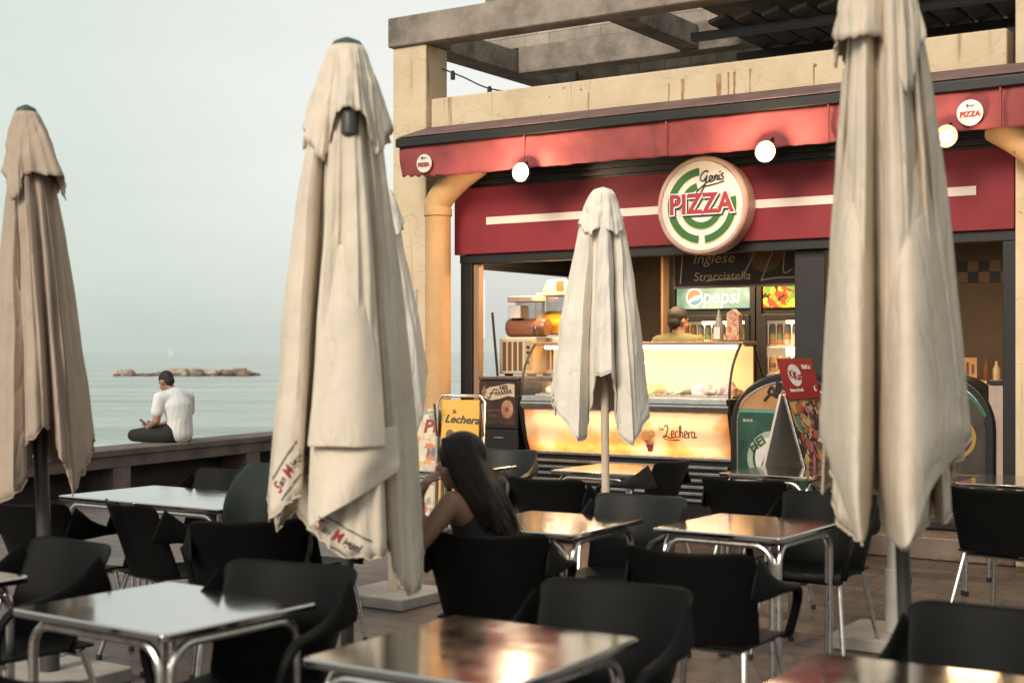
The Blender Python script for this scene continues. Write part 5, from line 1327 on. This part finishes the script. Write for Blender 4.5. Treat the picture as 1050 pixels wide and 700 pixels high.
def leaf_text(s, size, a, h, m, off=.012):
    me = text_mesh(s, size, .0008, .001)
    ex = Vector((0, 1, 0)); ez = Vector((d.x, 0, d.y)); en = ex.cross(ez)
    me.transform(Matrix(((ex.x, ez.x, en.x, 0), (ex.y, ez.y, en.y, 0), (ex.z, ez.z, en.z, 0), (0, 0, 0, 1))))
    return link('lettering', me, m, ab, on_leaf(a, h, off), smooth=False)
leaf_text('Helados', .11, .26, .24, M['white_ink'], .014)
hd = leaf_quad(0, wdt, 1.26, 1.57, .010, 'header', mat('header_red', (.33, .022, .028), .4))
mb = MB(); vs = [on_leaf(.20 + .10 * math.cos(2 * PI * k / 24), 1.44 + .085 * math.sin(2 * PI * k / 24), .0125) for k in range(24)]; mb.add(vs, [tuple(range(24))]); mb.build('header_logo', M['white_ink'], hd, smooth=False)
leaf_text('Kit', .085, .165, 1.445, M['red_ink'], .015); leaf_text('Kat', .085, .235, 1.43, M['red_ink'], .015)
leaf_text('have a break', .038, .17, 1.325, M['white_ink'], .014); leaf_text('6', .07, .45, 1.33, M['white_ink'], .014); leaf_text('KitKat', .05, .40, 1.50, M['white_ink'], .014)
mb = MB(); mb.tube([(-.17, .03, .62), (.20, .03, .62)], .006, 6); mb.tube([(-.17, wdt - .03, .62), (.20, wdt - .03, .62)], .006, 6); mb.build('stay', M['steel'], ab)

yb = kthing('a_board', 'yellow ice cream board in a chrome loop frame beside the drain pipe', 'sign', .86, -1.22, 0, R(22))
LEAN = Matrix.Rotation(R(-8), 4, 'X')
mb = MB(); fr = [(-.20, 0, .01), (-.20, 0, 1.15), (-.17, 0, 1.20), (.15, 0, 1.20), (.19, 0, 1.15), (.19, 0, .01)]
mb.tube([LEAN @ Vector(p) for p in fr], .014, 10); mb.build('frame', M['chrome'], yb)
mb = MB(); mb.tube([(-.20, .02, 1.13), (-.20, .42, .01)], .012, 8); mb.tube([(.19, .02, 1.13), (.19, .42, .01)], .012, 8); mb.build('rear_leg', M['chrome'], yb)
mb = MB(); mb.box(-.165, .155, -.014, .006, .34, 1.165); pn = mb.build('panel', mat('yellow_print', (.72, .40, .03), .4, vary=.08, scale=2), yb, rot=(R(-8), 0, 0), smooth=False, bevel=.004)
lettering('Lechera', .092, M['dark_ink'], pn, (.01, -.017, 1.00), shear=.3, offset=.0015, tilt=R(-3)); lettering('la', .05, M['dark_ink'], pn, (-.06, -.017, 1.07), shear=.3)
mb = MB(); mb.ell((-.09, -.015, .87), (.035, .003, .05)); mb.build('printed_scoop', M['brown_ink'], pn)
mb = MB(); mb.ell((.0, -.015, .70), (.11, .003, .09)); mb.build('printed_scoop', M['cream_paint'], pn); part('printed_line', M['dark_ink'], pn, [(-.02, .12, -.017, -.0142, .845, .853)])
mbd = kthing('a_board', 'board crowded with food pictures between the white umbrella and the yellow board', 'sign', .60, -1.30, 0, R(20))
mb = MB(); mb.box(-.22, .22, -.012, .008, .12, 1.08); pn = mb.build('panel', patch('food_pictures', [(.62, .42, .22), (.55, .16, .07), (.68, .60, .45), (.25, .28, .24), (.6, .3, .1), (.65, .52, .36)], 17, .4), mbd, rot=(R(-9), R(7), 0), smooth=False, bevel=.004)
lettering('Pizzas', .15, M['red_ink'], pn, (0, -.016, .95), shear=.2, offset=.004, tilt=R(8)); lettering('Helados', .085, mat('teal_ink', (.06, .22, .22), .5), pn, (.02, -.016, .74), shear=.2, offset=.003, tilt=R(10))
mb = MB(); mb.tube([(-.2, 0, .0), (-.2, .12, .95)], .012, 8); mb.tube([(.2, 0, .0), (.2, .12, .95)], .012, 8); mb.tube([(-.2, .13, .9), (-.2, .42, 0)], .012, 8); mb.tube([(.2, .13, .9), (.2, .42, 0)], .012, 8); mb.build('frame', M['aluminium'], mbd)
# ------------------------------------------------------------------ people
SIDE = Vector((1, 0, 0))
def skin_mesh(joints, edges, root):
    """a chain of closely overlapping ellipsoids along every bone; fused into one surface afterwards"""
    m3 = Matrix(((SIDE.x, -SIDE.y, 0), (SIDE.y, SIDE.x, 0), (0, 0, 1)))
    mb = MB()
    rad = lambda n: joints[n][1] if isinstance(joints[n][1], tuple) else (joints[n][1],) * 2
    for a_, b_ in edges:
        p, q = Vector(joints[a_][0]), Vector(joints[b_][0]); ra, rb = rad(a_), rad(b_)
        mn = min(ra + rb); n_ = max(2, int((q - p).length / (mn * .30)) + 1)
        for i in range(n_ + 1):
            t_ = i / n_
            r0 = ra[0] + (rb[0] - ra[0]) * t_; r1 = ra[1] + (rb[1] - ra[1]) * t_
            mb.ell(p.lerp(q, t_), (r0, r1, min(r0, r1)), 16, 10, m3)
    return mb.mesh('skin')
def fuse(meshes, voxel, smooth_it=4):
    bm = bmesh.new()
    for m_ in meshes: bm.from_mesh(m_)
    me = bpy.data.meshes.new('fused'); bm.to_mesh(me); bm.free()
    o = bpy.data.objects.new('fused', me); COL.objects.link(o)
    rm = o.modifiers.new('remesh', 'REMESH'); rm.mode = 'VOXEL'; rm.voxel_size = voxel; rm.use_smooth_shade = True
    sm_ = o.modifiers.new('smooth', 'SMOOTH'); sm_.factor = .5; sm_.iterations = smooth_it + 3
    res = evaluated_mesh(o); bpy.data.objects.remove(o); return res
def head_mesh(c, face, up=Vector((0, 0, 1)), k=1.0):
    """skull, jaw, nose, brow, lips, ears; face = direction it looks"""
    fy = Vector(face).normalized(); rx = fy.cross(up).normalized(); uz = rx.cross(fy).normalized()
    m3 = Matrix((( rx.x, fy.x, uz.x), (rx.y, fy.y, uz.y), (rx.z, fy.z, uz.z)))
    c = Vector(c); P = lambda x, y, z: c + m3 @ Vector((x * k, y * k, z * k))
    mb = MB()
    mb.ell(P(0, -.012, .025), (.076 * k, .096 * k, .094 * k), 20, 14, m3)
    mb.ell(P(0, .022, -.045), (.058 * k, .068 * k, .075 * k), 18, 12, m3)
    mb.ell(P(0, .055, -.095), (.028 * k, .026 * k, .022 * k), 12, 8, m3)
    mb.ell(P(0, .097, -.025), (.013 * k, .018 * k, .024 * k), 10, 8, m3)
    mb.ell(P(0, .078, .028), (.05 * k, .014 * k, .010 * k), 12, 6, m3)
    mb.ell(P(0, .083, -.062), (.024 * k, .011 * k, .009 * k), 10, 6, m3)
    for s in (-1, 1):
        mb.ell(P(s * .078, -.012, -.01), (.011 * k, .02 * k, .032 * k), 10, 8, m3)
        mb.ell(P(s * .04, .05, -.035), (.026 * k, .024 * k, .026 * k), 10, 8, m3)
    return mb.mesh('head'), P, m3
def hand(joints, edges, wrist, prefix, dirv, palm_n, curl=.5, s=1.0):
    """five separate fingers rooted in a palm"""
    dv = Vector(dirv).normalized(); pn = Vector(palm_n); pn = (pn - dv * pn.dot(dv)).normalized(); side = dv.cross(pn)
    w0 = Vector(joints[wrist][0]); p = w0 + dv * .045 * s
    joints[prefix + 'palm'] = (p, (.020 * s, .026 * s)); edges.append((wrist, prefix + 'palm'))
    extra = []
    for i, (off, ln) in enumerate(((-.030, .072), (-.010, .082), (.011, .077), (.030, .060))):
        a = p + side * off * s * .8 + dv * .012 * s; pts = [a]; dcur = dv.copy()
        for q in range(3):
            dcur = (dcur + pn * curl * (.5 + .3 * q)).normalized(); pts.append(pts[-1] + dcur * ln * s / 3 * (1.15 - .15 * q))
        extra.append((pts, [.0105 * s, .0095 * s, .0088 * s, .0075 * s]))
    a = w0 + dv * .02 * s - side * .02 * s
    extra.append(([a, a + (dv * .5 - side * .8).normalized() * .03 * s, a + (dv * .8 - side * .6).normalized() * .058 * s, a + (dv * .9 - side * .2 + pn * .4).normalized() * .078 * s], [.013 * s, .012 * s, .0105 * s, .009 * s]))
    ms = []
    for pts, rr in extra:
        mb = MB(); pp = catmull(pts, 3); rs_ = [rr[min(3, int(i / 3))] for i in range(len(pp))]
        mb.tube(pp, rs_, 8); mb.ell(pp[-1], (rr[-1],) * 3, 8, 6); ms.append(mb.mesh('finger'))
    return ms
def colour_body(o, me, marks):
    """marks: (centre, radius, slot) paints eyes, lips and clothes zones"""
    for p in me.polygons:
        for (c, r, sl) in marks:
            if (p.center - Vector(c)).length < r: p.material_index = sl
def hair_shell(c, P, m3, fn, name, m, parent, vox=.012):
    pass

SIDE = Vector((.54, .84, 0)).normalized()
# --- woman on her chair (world axes, root at the chair)
def V(*a): return Vector(a)
wr_ = thing('person', 'long-haired woman in a black sleeveless dress sitting in an armchair, hand at her face', 'person', (-.10, 5.95, 0))
J = {}; Ed = []
J['pelvis'] = (V(.02, -.03, .545), (.14, .12)); J['waist'] = (V(-.01, -.03, .70), (.115, .095)); J['chest'] = (V(-.05, -.04, .86), (.125, .10)); J['neck0'] = (V(-.085, -.05, .965), .055); J['neck'] = (V(-.105, -.05, 1.00), .046); J['headb'] = (V(-.115, -.055, 1.05), .05)
Ed += [('pelvis', 'waist'), ('waist', 'chest'), ('chest', 'neck0'), ('neck0', 'neck'), ('neck', 'headb')]
J['shl'] = (V(-.15, -.165, .925), .052); J['ell'] = (V(-.285, -.225, .755), .036); J['fol'] = (V(-.29, -.2, .88), .033); J['wrl'] = (V(-.285, -.17, .96), .024)
J['shr'] = (V(.02, .10, .925), .052); J['elr'] = (V(.0, .28, .74), .036); J['wrr'] = (V(-.13, .42, .735), .025)
Ed += [('chest', 'shl'), ('shl', 'ell'), ('ell', 'fol'), ('fol', 'wrl'), ('chest', 'shr'), ('shr', 'elr'), ('elr', 'wrr')]
J['hipl'] = (V(-.08, .0, .53), .09); J['knl'] = (V(-.16, .40, .53), .06); J['cal'] = (V(-.15, .43, .33), .052); J['anl'] = (V(-.14, .42, .09), .034); J['tol'] = (V(-.17, .56, .035), .03)
J['hipr'] = (V(.10, .02, .53), .09); J['knr'] = (V(.07, .44, .53), .06); J['car'] = (V(.06, .45, .33), .052); J['anr'] = (V(.06, .43, .09), .034); J['tor'] = (V(.05, .57, .035), .03)
Ed += [('pelvis', 'hipl'), ('hipl', 'knl'), ('knl', 'cal'), ('cal', 'anl'), ('anl', 'tol'), ('pelvis', 'hipr'), ('hipr', 'knr'), ('knr', 'car'), ('car', 'anr'), ('anr', 'tor')]
fing = hand(J, Ed, 'wrl', 'l', V(.12, .03, .25), V(.9, .3, 0), .55) + hand(J, Ed, 'wrr', 'r', V(-.7, .6, 0), V(0, 0, -1), .3)
hm, HP, H3 = head_mesh((-.125, -.06, 1.085), (-1, .12, -.10), k=.93)
bm_ = fuse([skin_mesh(J, Ed, 'pelvis'), hm] + fing, .0065, 3)
body = link('body', bm_, [M['skin'], M['lips'], M['dark_ink']], wr_)
colour_body(body, bm_, [(HP(0, .09, -.062), .02, 1), (HP(.032, .082, .008), .012, 2), (HP(-.032, .082, .008), .012, 2)])
# dress follows the body
D = {k: (J[k][0], (J[k][1][0] + .012, J[k][1][1] + .012)) for k in ('pelvis', 'waist', 'chest')}
D['top'] = (V(-.075, -.045, .925), (.10, .075)); D['hipl'] = (J['hipl'][0], .105); D['knl'] = (V(-.145, .33, .535), .08); D['hipr'] = (J['hipr'][0], .105); D['knr'] = (V(.075, .36, .535), .08)
D['sl'] = (V(-.115, -.115, .925), .05); D['sr'] = (V(-.01, .05, .925), .05)
link('dress', fuse([skin_mesh(D, [('pelvis', 'waist'), ('waist', 'chest'), ('chest', 'top'), ('pelvis', 'hipl'), ('hipl', 'knl'), ('pelvis', 'hipr'), ('hipr', 'knr'), ('chest', 'sl'), ('chest', 'sr')], 'pelvis')], .009, 3), M['black_cloth'], wr_)
mb = MB(); mb.tube(catmull([(-.15, -.115, .90), (-.135, -.14, .965), (-.10, -.11, .985), (-.06, -.10, .95)], 6), .012, 8, True, .006); mb.build('strap', M['red_cloth'], wr_)
# hair: cap over the skull and a long fall down the back
def hair_lock(path, rad, seed, n=9):
    mb = MB(); P = catmull(path, 6); m_ = len(P)
    mb.tube(P, [rad[0] + (rad[1] - rad[0]) * min(1, i / (m_ - 1) * 2.2) - (rad[1] - .006) * max(0, (i / (m_ - 1) - .55) / .45) ** 1.6 for i in range(m_)], n)
    return mb.mesh('lock')
locks = []
mb = MB(); mb.ell(HP(0, -.022, .035), (.086, .104, .100), 22, 16, H3); locks.append(mb.mesh('cap'))
rnd = random.Random(3)
for i in range(34):
    q = i / 33; a = -1.25 + 2.5 * q
    s0 = HP(.075 * math.sin(a), -.055 - .03 * math.cos(a), .06)
    s1 = HP(.098 * math.sin(a), -.10 - .02 * math.cos(a), -.07)
    e_x = .13 * math.sin(a)
    s2 = HP(.12 * math.sin(a) + rnd.uniform(-.02, .02), -.145 - .02 * math.cos(a), -.20)
    s3 = HP(e_x * 1.1 + rnd.uniform(-.03, .03), -.215 + rnd.uniform(-.02, .02) + (.02 if abs(a) > 1 else 0), -.31 + rnd.uniform(-.06, .03))
    locks.append(hair_lock([s0, s1, s2, s3], (.018, .026), i))
for i in range(14):
    for sd_ in (-1, 1):
        q = i / 13; y0 = .045 - .12 * q
        locks.append(hair_lock([HP(sd_ * .035, y0 + .01, .115), HP(sd_ * .088, y0 - .01, .04), HP(sd_ * (.098 + .012 * rnd.random()), y0 - .05, -.08), HP(sd_ * (.105 + .02 * rnd.random()), y0 - .11, -.20), HP(sd_ * .09, y0 - .15, -.29 + rnd.uniform(-.04, .03))], (.013, .02), i))
for s in (1,):   # a lock in front of the far ear and one over the near temple
    locks.append(hair_lock([HP(-.05, .05, .09), HP(-.088, .03, .03), HP(-.09, -.01, -.08), HP(-.10, -.04, -.2)], (.014, .02), 50))
    locks.append(hair_lock([HP(.05, .05, .09), HP(.088, .02, .03), HP(.09, -.01, -.08), HP(.10, -.05, -.2)], (.014, .02), 51))
hm_ = fuse(locks, .0065, 1)
st_ = MB()
for i in range(70):
    a = rnd.uniform(-1.9, 1.9); b0 = rnd.uniform(-.02, .02); rr_ = rnd.uniform(1.02, 1.22)
    st_.tube(catmull([HP(.086 * math.sin(a) * 1.02, -.055 - .05 * math.cos(a), .075), HP(.104 * math.sin(a) * rr_, -.10 - .035 * math.cos(a), -.06), HP(.118 * math.sin(a) * rr_ + b0, -.15 - .04 * math.cos(a), -.19), HP(.135 * math.sin(a) * rr_ + b0 * 2, -.20 - rnd.uniform(.0, .06), -.32 - rnd.uniform(0, .07))], 5), [.004] * 10 + [.003, .003, .0025, .002, .0015, .001], 5)
bm = bmesh.new(); bm.from_mesh(hm_); bm.from_mesh(st_.mesh('strands')); hm_ = bpy.data.meshes.new('hair'); bm.to_mesh(hm_); bm.free()
link('hair', hm_, M['hair'], wr_)

SIDE = Vector((.38, .92, 0)).normalized()
# --- man sitting on the sea wall
mr_ = thing('person', 'man in a white t-shirt sitting on the sea wall, head bent over a phone', 'person', (-3.916, 16.29, .5), R(-26))
J = {}; Ed = []
J['pelvis'] = (V(.03, 0, .10), (.15, .12)); J['waist'] = (V(.045, .0, .25), (.135, .105)); J['chest'] = (V(.02, .0, .42), (.16, .115)); J['up'] = (V(-.02, .0, .53), (.12, .085)); J['neck'] = (V(-.075, .0, .60), .055); J['headb'] = (V(-.12, 0, .655), .055)
Ed += [('pelvis', 'waist'), ('waist', 'chest'), ('chest', 'up'), ('up', 'neck'), ('neck', 'headb')]
J['shl'] = (V(-.11, -.17, .515), .06); J['ell'] = (V(-.10, -.24, .25), .044); J['wrl'] = (V(-.29, -.16, .17), .028)
J['shr'] = (V(.03, .17, .515), .06); J['elr'] = (V(-.05, .25, .26), .044); J['wrr'] = (V(-.30, .02, .19), .028)
Ed += [('up', 'shl'), ('shl', 'ell'), ('ell', 'wrl'), ('up', 'shr'), ('shr', 'elr'), ('elr', 'wrr')]
J['hipl'] = (V(-.04, -.09, .10), .112); J['knl'] = (V(-.52, -.14, .075), .056); J['cal'] = (V(-.40, .0, .06), .056); J['anl'] = (V(-.16, .09, .05), .04); J['tol'] = (V(-.10, .16, .04), .035)
J['hipr'] = (V(.0, .11, .09), .10); J['knr'] = (V(-.38, .34, .08), .068); J['car'] = (V(-.36, .40, -.12), .056); J['anr'] = (V(-.34, .42, -.30), .04); J['tor'] = (V(-.42, .46, -.36), .034)
Ed += [('pelvis', 'hipl'), ('hipl', 'knl'), ('knl', 'cal'), ('cal', 'anl'), ('anl', 'tol'), ('pelvis', 'hipr'), ('hipr', 'knr'), ('knr', 'car'), ('car', 'anr'), ('anr', 'tor')]
fing = hand(J, Ed, 'wrl', 'l', V(-.8, .3, .1), V(.1, .5, .8), .55) + hand(J, Ed, 'wrr', 'r', V(-.8, -.3, .1), V(.1, -.3, .9), .55)
hm, HP, H3 = head_mesh((-.150, -.01, .70), (-.84, .16, -.46), k=1.02)
bm_ = fuse([skin_mesh(J, Ed, 'pelvis'), hm] + fing, .0075, 3)
body = link('body', bm_, [M['skin_tan'], M['lips'], M['dark_ink']], mr_)
colour_body(body, bm_, [(HP(0, .09, -.062), .02, 1), (HP(.032, .082, .008), .012, 2), (HP(-.032, .082, .008), .012, 2)])
S = {k: (J[k][0], (J[k][1][0] + .018, J[k][1][1] + .02)) for k in ('waist', 'chest', 'up')}
S['hem'] = (V(.035, 0, .115), (.172, .14)); S['collar'] = (V(-.05, .0, .575), .07); S['shl'] = (J['shl'][0], .076); S['sll'] = (V(-.108, -.215, .36), .074); S['shr'] = (J['shr'][0], .076); S['slr'] = (V(-.01, .225, .36), .074)
link('t_shirt', fuse([skin_mesh(S, [('hem', 'waist'), ('waist', 'chest'), ('chest', 'up'), ('up', 'collar'), ('up', 'shl'), ('shl', 'sll'), ('up', 'shr'), ('shr', 'slr')], 'hem')], .010, 3), M['white_cloth'], mr_)
T = {k: (J[k][0], (J[k][1] if not isinstance(J[k][1], tuple) else J[k][1][0]) + .018) for k in ('hipl', 'knl', 'cal', 'anl', 'hipr', 'knr', 'car', 'anr')}
T['pelvis'] = (V(.03, 0, .085), (.165, .115))
link('trousers', fuse([skin_mesh(T, [('pelvis', 'hipl'), ('hipl', 'knl'), ('knl', 'cal'), ('cal', 'anl'), ('pelvis', 'hipr'), ('hipr', 'knr'), ('knr', 'car'), ('car', 'anr')], 'pelvis')], .010, 3), M['black_cloth'], mr_)
mb = MB(); mb.ell(HP(0, -.022, .042), (.082, .098, .088), 22, 16, H3); mb.ell(HP(0, -.06, -.01), (.066, .055, .065), 18, 12, H3); link('hair', fuse([mb.mesh('h')], .008, 2), M['hair_short'], mr_)
ph = thing('phone', 'small dark phone held by the man on the sea wall', 'phone', tuple(Vector((-3.916, 16.29, .695)) + Matrix.Rotation(R(-26), 3, 'Z') @ Vector((-.385, -.10, 0))), R(-6))
mb = MB(); mb.obox((0, 0, .02), (.012, .075, .15), Matrix.Rotation(R(-50), 3, 'Y')); mb.build('case', M['rubber'], ph, smooth=False, bevel=.004)
mb = MB(); mb.obox((.006, 0, .0255), (.002, .066, .135), Matrix.Rotation(R(-50), 3, 'Y')); mb.build('screen', mat('phone_screen', (.08, .1, .12), .1), ph, smooth=False)

SIDE = Vector((1, 0, 0))
# --- attendant behind the counter
ar = thing('person', 'dark-haired attendant in an olive shirt, turned away behind the ice cream counter', 'person', K(1.60, 1.30, .172), TH)
J = {}; Ed = []
J['pelvis'] = (V(0, 0, .95), (.15, .11)); J['waist'] = (V(0, 0, 1.12), (.135, .10)); J['chest'] = (V(0, 0, 1.30), (.155, .11)); J['up'] = (V(0, .01, 1.40), (.12, .085)); J['neck'] = (V(0, .015, 1.49), .055); J['headb'] = (V(0, .02, 1.55), .055)
Ed += [('pelvis', 'waist'), ('waist', 'chest'), ('chest', 'up'), ('up', 'neck'), ('neck', 'headb')]
for s, q in ((-1, 'l'), (1, 'r')):
    J['sh' + q] = (V(s * .19, 0, 1.40), .06); J['el' + q] = (V(s * .24, .05, 1.12), .042); J['wr' + q] = (V(s * .18, .24, 1.02), .027)
    Ed += [('up', 'sh' + q), ('sh' + q, 'el' + q), ('el' + q, 'wr' + q)]
    J['hip' + q] = (V(s * .09, 0, .88), .09); J['kn' + q] = (V(s * .10, .02, .48), .06); J['an' + q] = (V(s * .10, -.01, .09), .04); J['to' + q] = (V(s * .11, .12, .035), .035)
    Ed += [('pelvis', 'hip' + q), ('hip' + q, 'kn' + q), ('kn' + q, 'an' + q), ('an' + q, 'to' + q)]
fing = hand(J, Ed, 'wrl', 'l', V(.1, .9, -.1), V(0, 0, -1), .4) + hand(J, Ed, 'wrr', 'r', V(-.1, .9, -.1), V(0, 0, -1), .4)
hm, HP, H3 = ar.scale = (1.03, 1.03, 1.045)
hm, HP, H3 = head_mesh((0, .03, 1.60), (.35, .92, -.12), k=1.0)
bm_ = fuse([skin_mesh(J, Ed, 'pelvis'), hm] + fing, .008, 3)
body = link('body', bm_, [M['skin'], M['lips'], M['dark_ink']], ar)
S = {k: (J[k][0], (J[k][1][0] + .016, J[k][1][1] + .018)) for k in ('waist', 'chest', 'up')}
S['hem'] = (V(0, 0, .90), (.17, .13)); S['collar'] = (V(0, .012, 1.46), .068)
for q, s in (('l', -1), ('r', 1)): S['sh' + q] = (J['sh' + q][0], .075); S['sl' + q] = (V(s * .225, .03, 1.22), .068)
link('shirt', fuse([skin_mesh(S, [('hem', 'waist'), ('waist', 'chest'), ('chest', 'up'), ('up', 'collar'), ('up', 'shl'), ('shl', 'sll'), ('up', 'shr'), ('shr', 'slr')], 'hem')], .010, 3), M['olive_cloth'], ar)
T = {k + q: (J[k + q][0], J[k + q][1] + .02) for k in ('hip', 'kn', 'an') for q in 'lr'}; T['pelvis'] = (V(0, 0, .93), (.16, .12))
link('trousers', fuse([skin_mesh(T, [('pelvis', 'hipl'), ('hipl', 'knl'), ('knl', 'anl'), ('pelvis', 'hipr'), ('hipr', 'knr'), ('knr', 'anr')], 'pelvis')], .011, 3), M['black_cloth'], ar)
mb = MB(); mb.ell(HP(0, -.022, .042), (.084, .10, .09), 22, 16, H3); mb.ell(HP(0, -.06, -.015), (.07, .058, .07), 18, 12, H3); link('hair', fuse([mb.mesh('h')], .008, 2), M['hair_short'], ar)
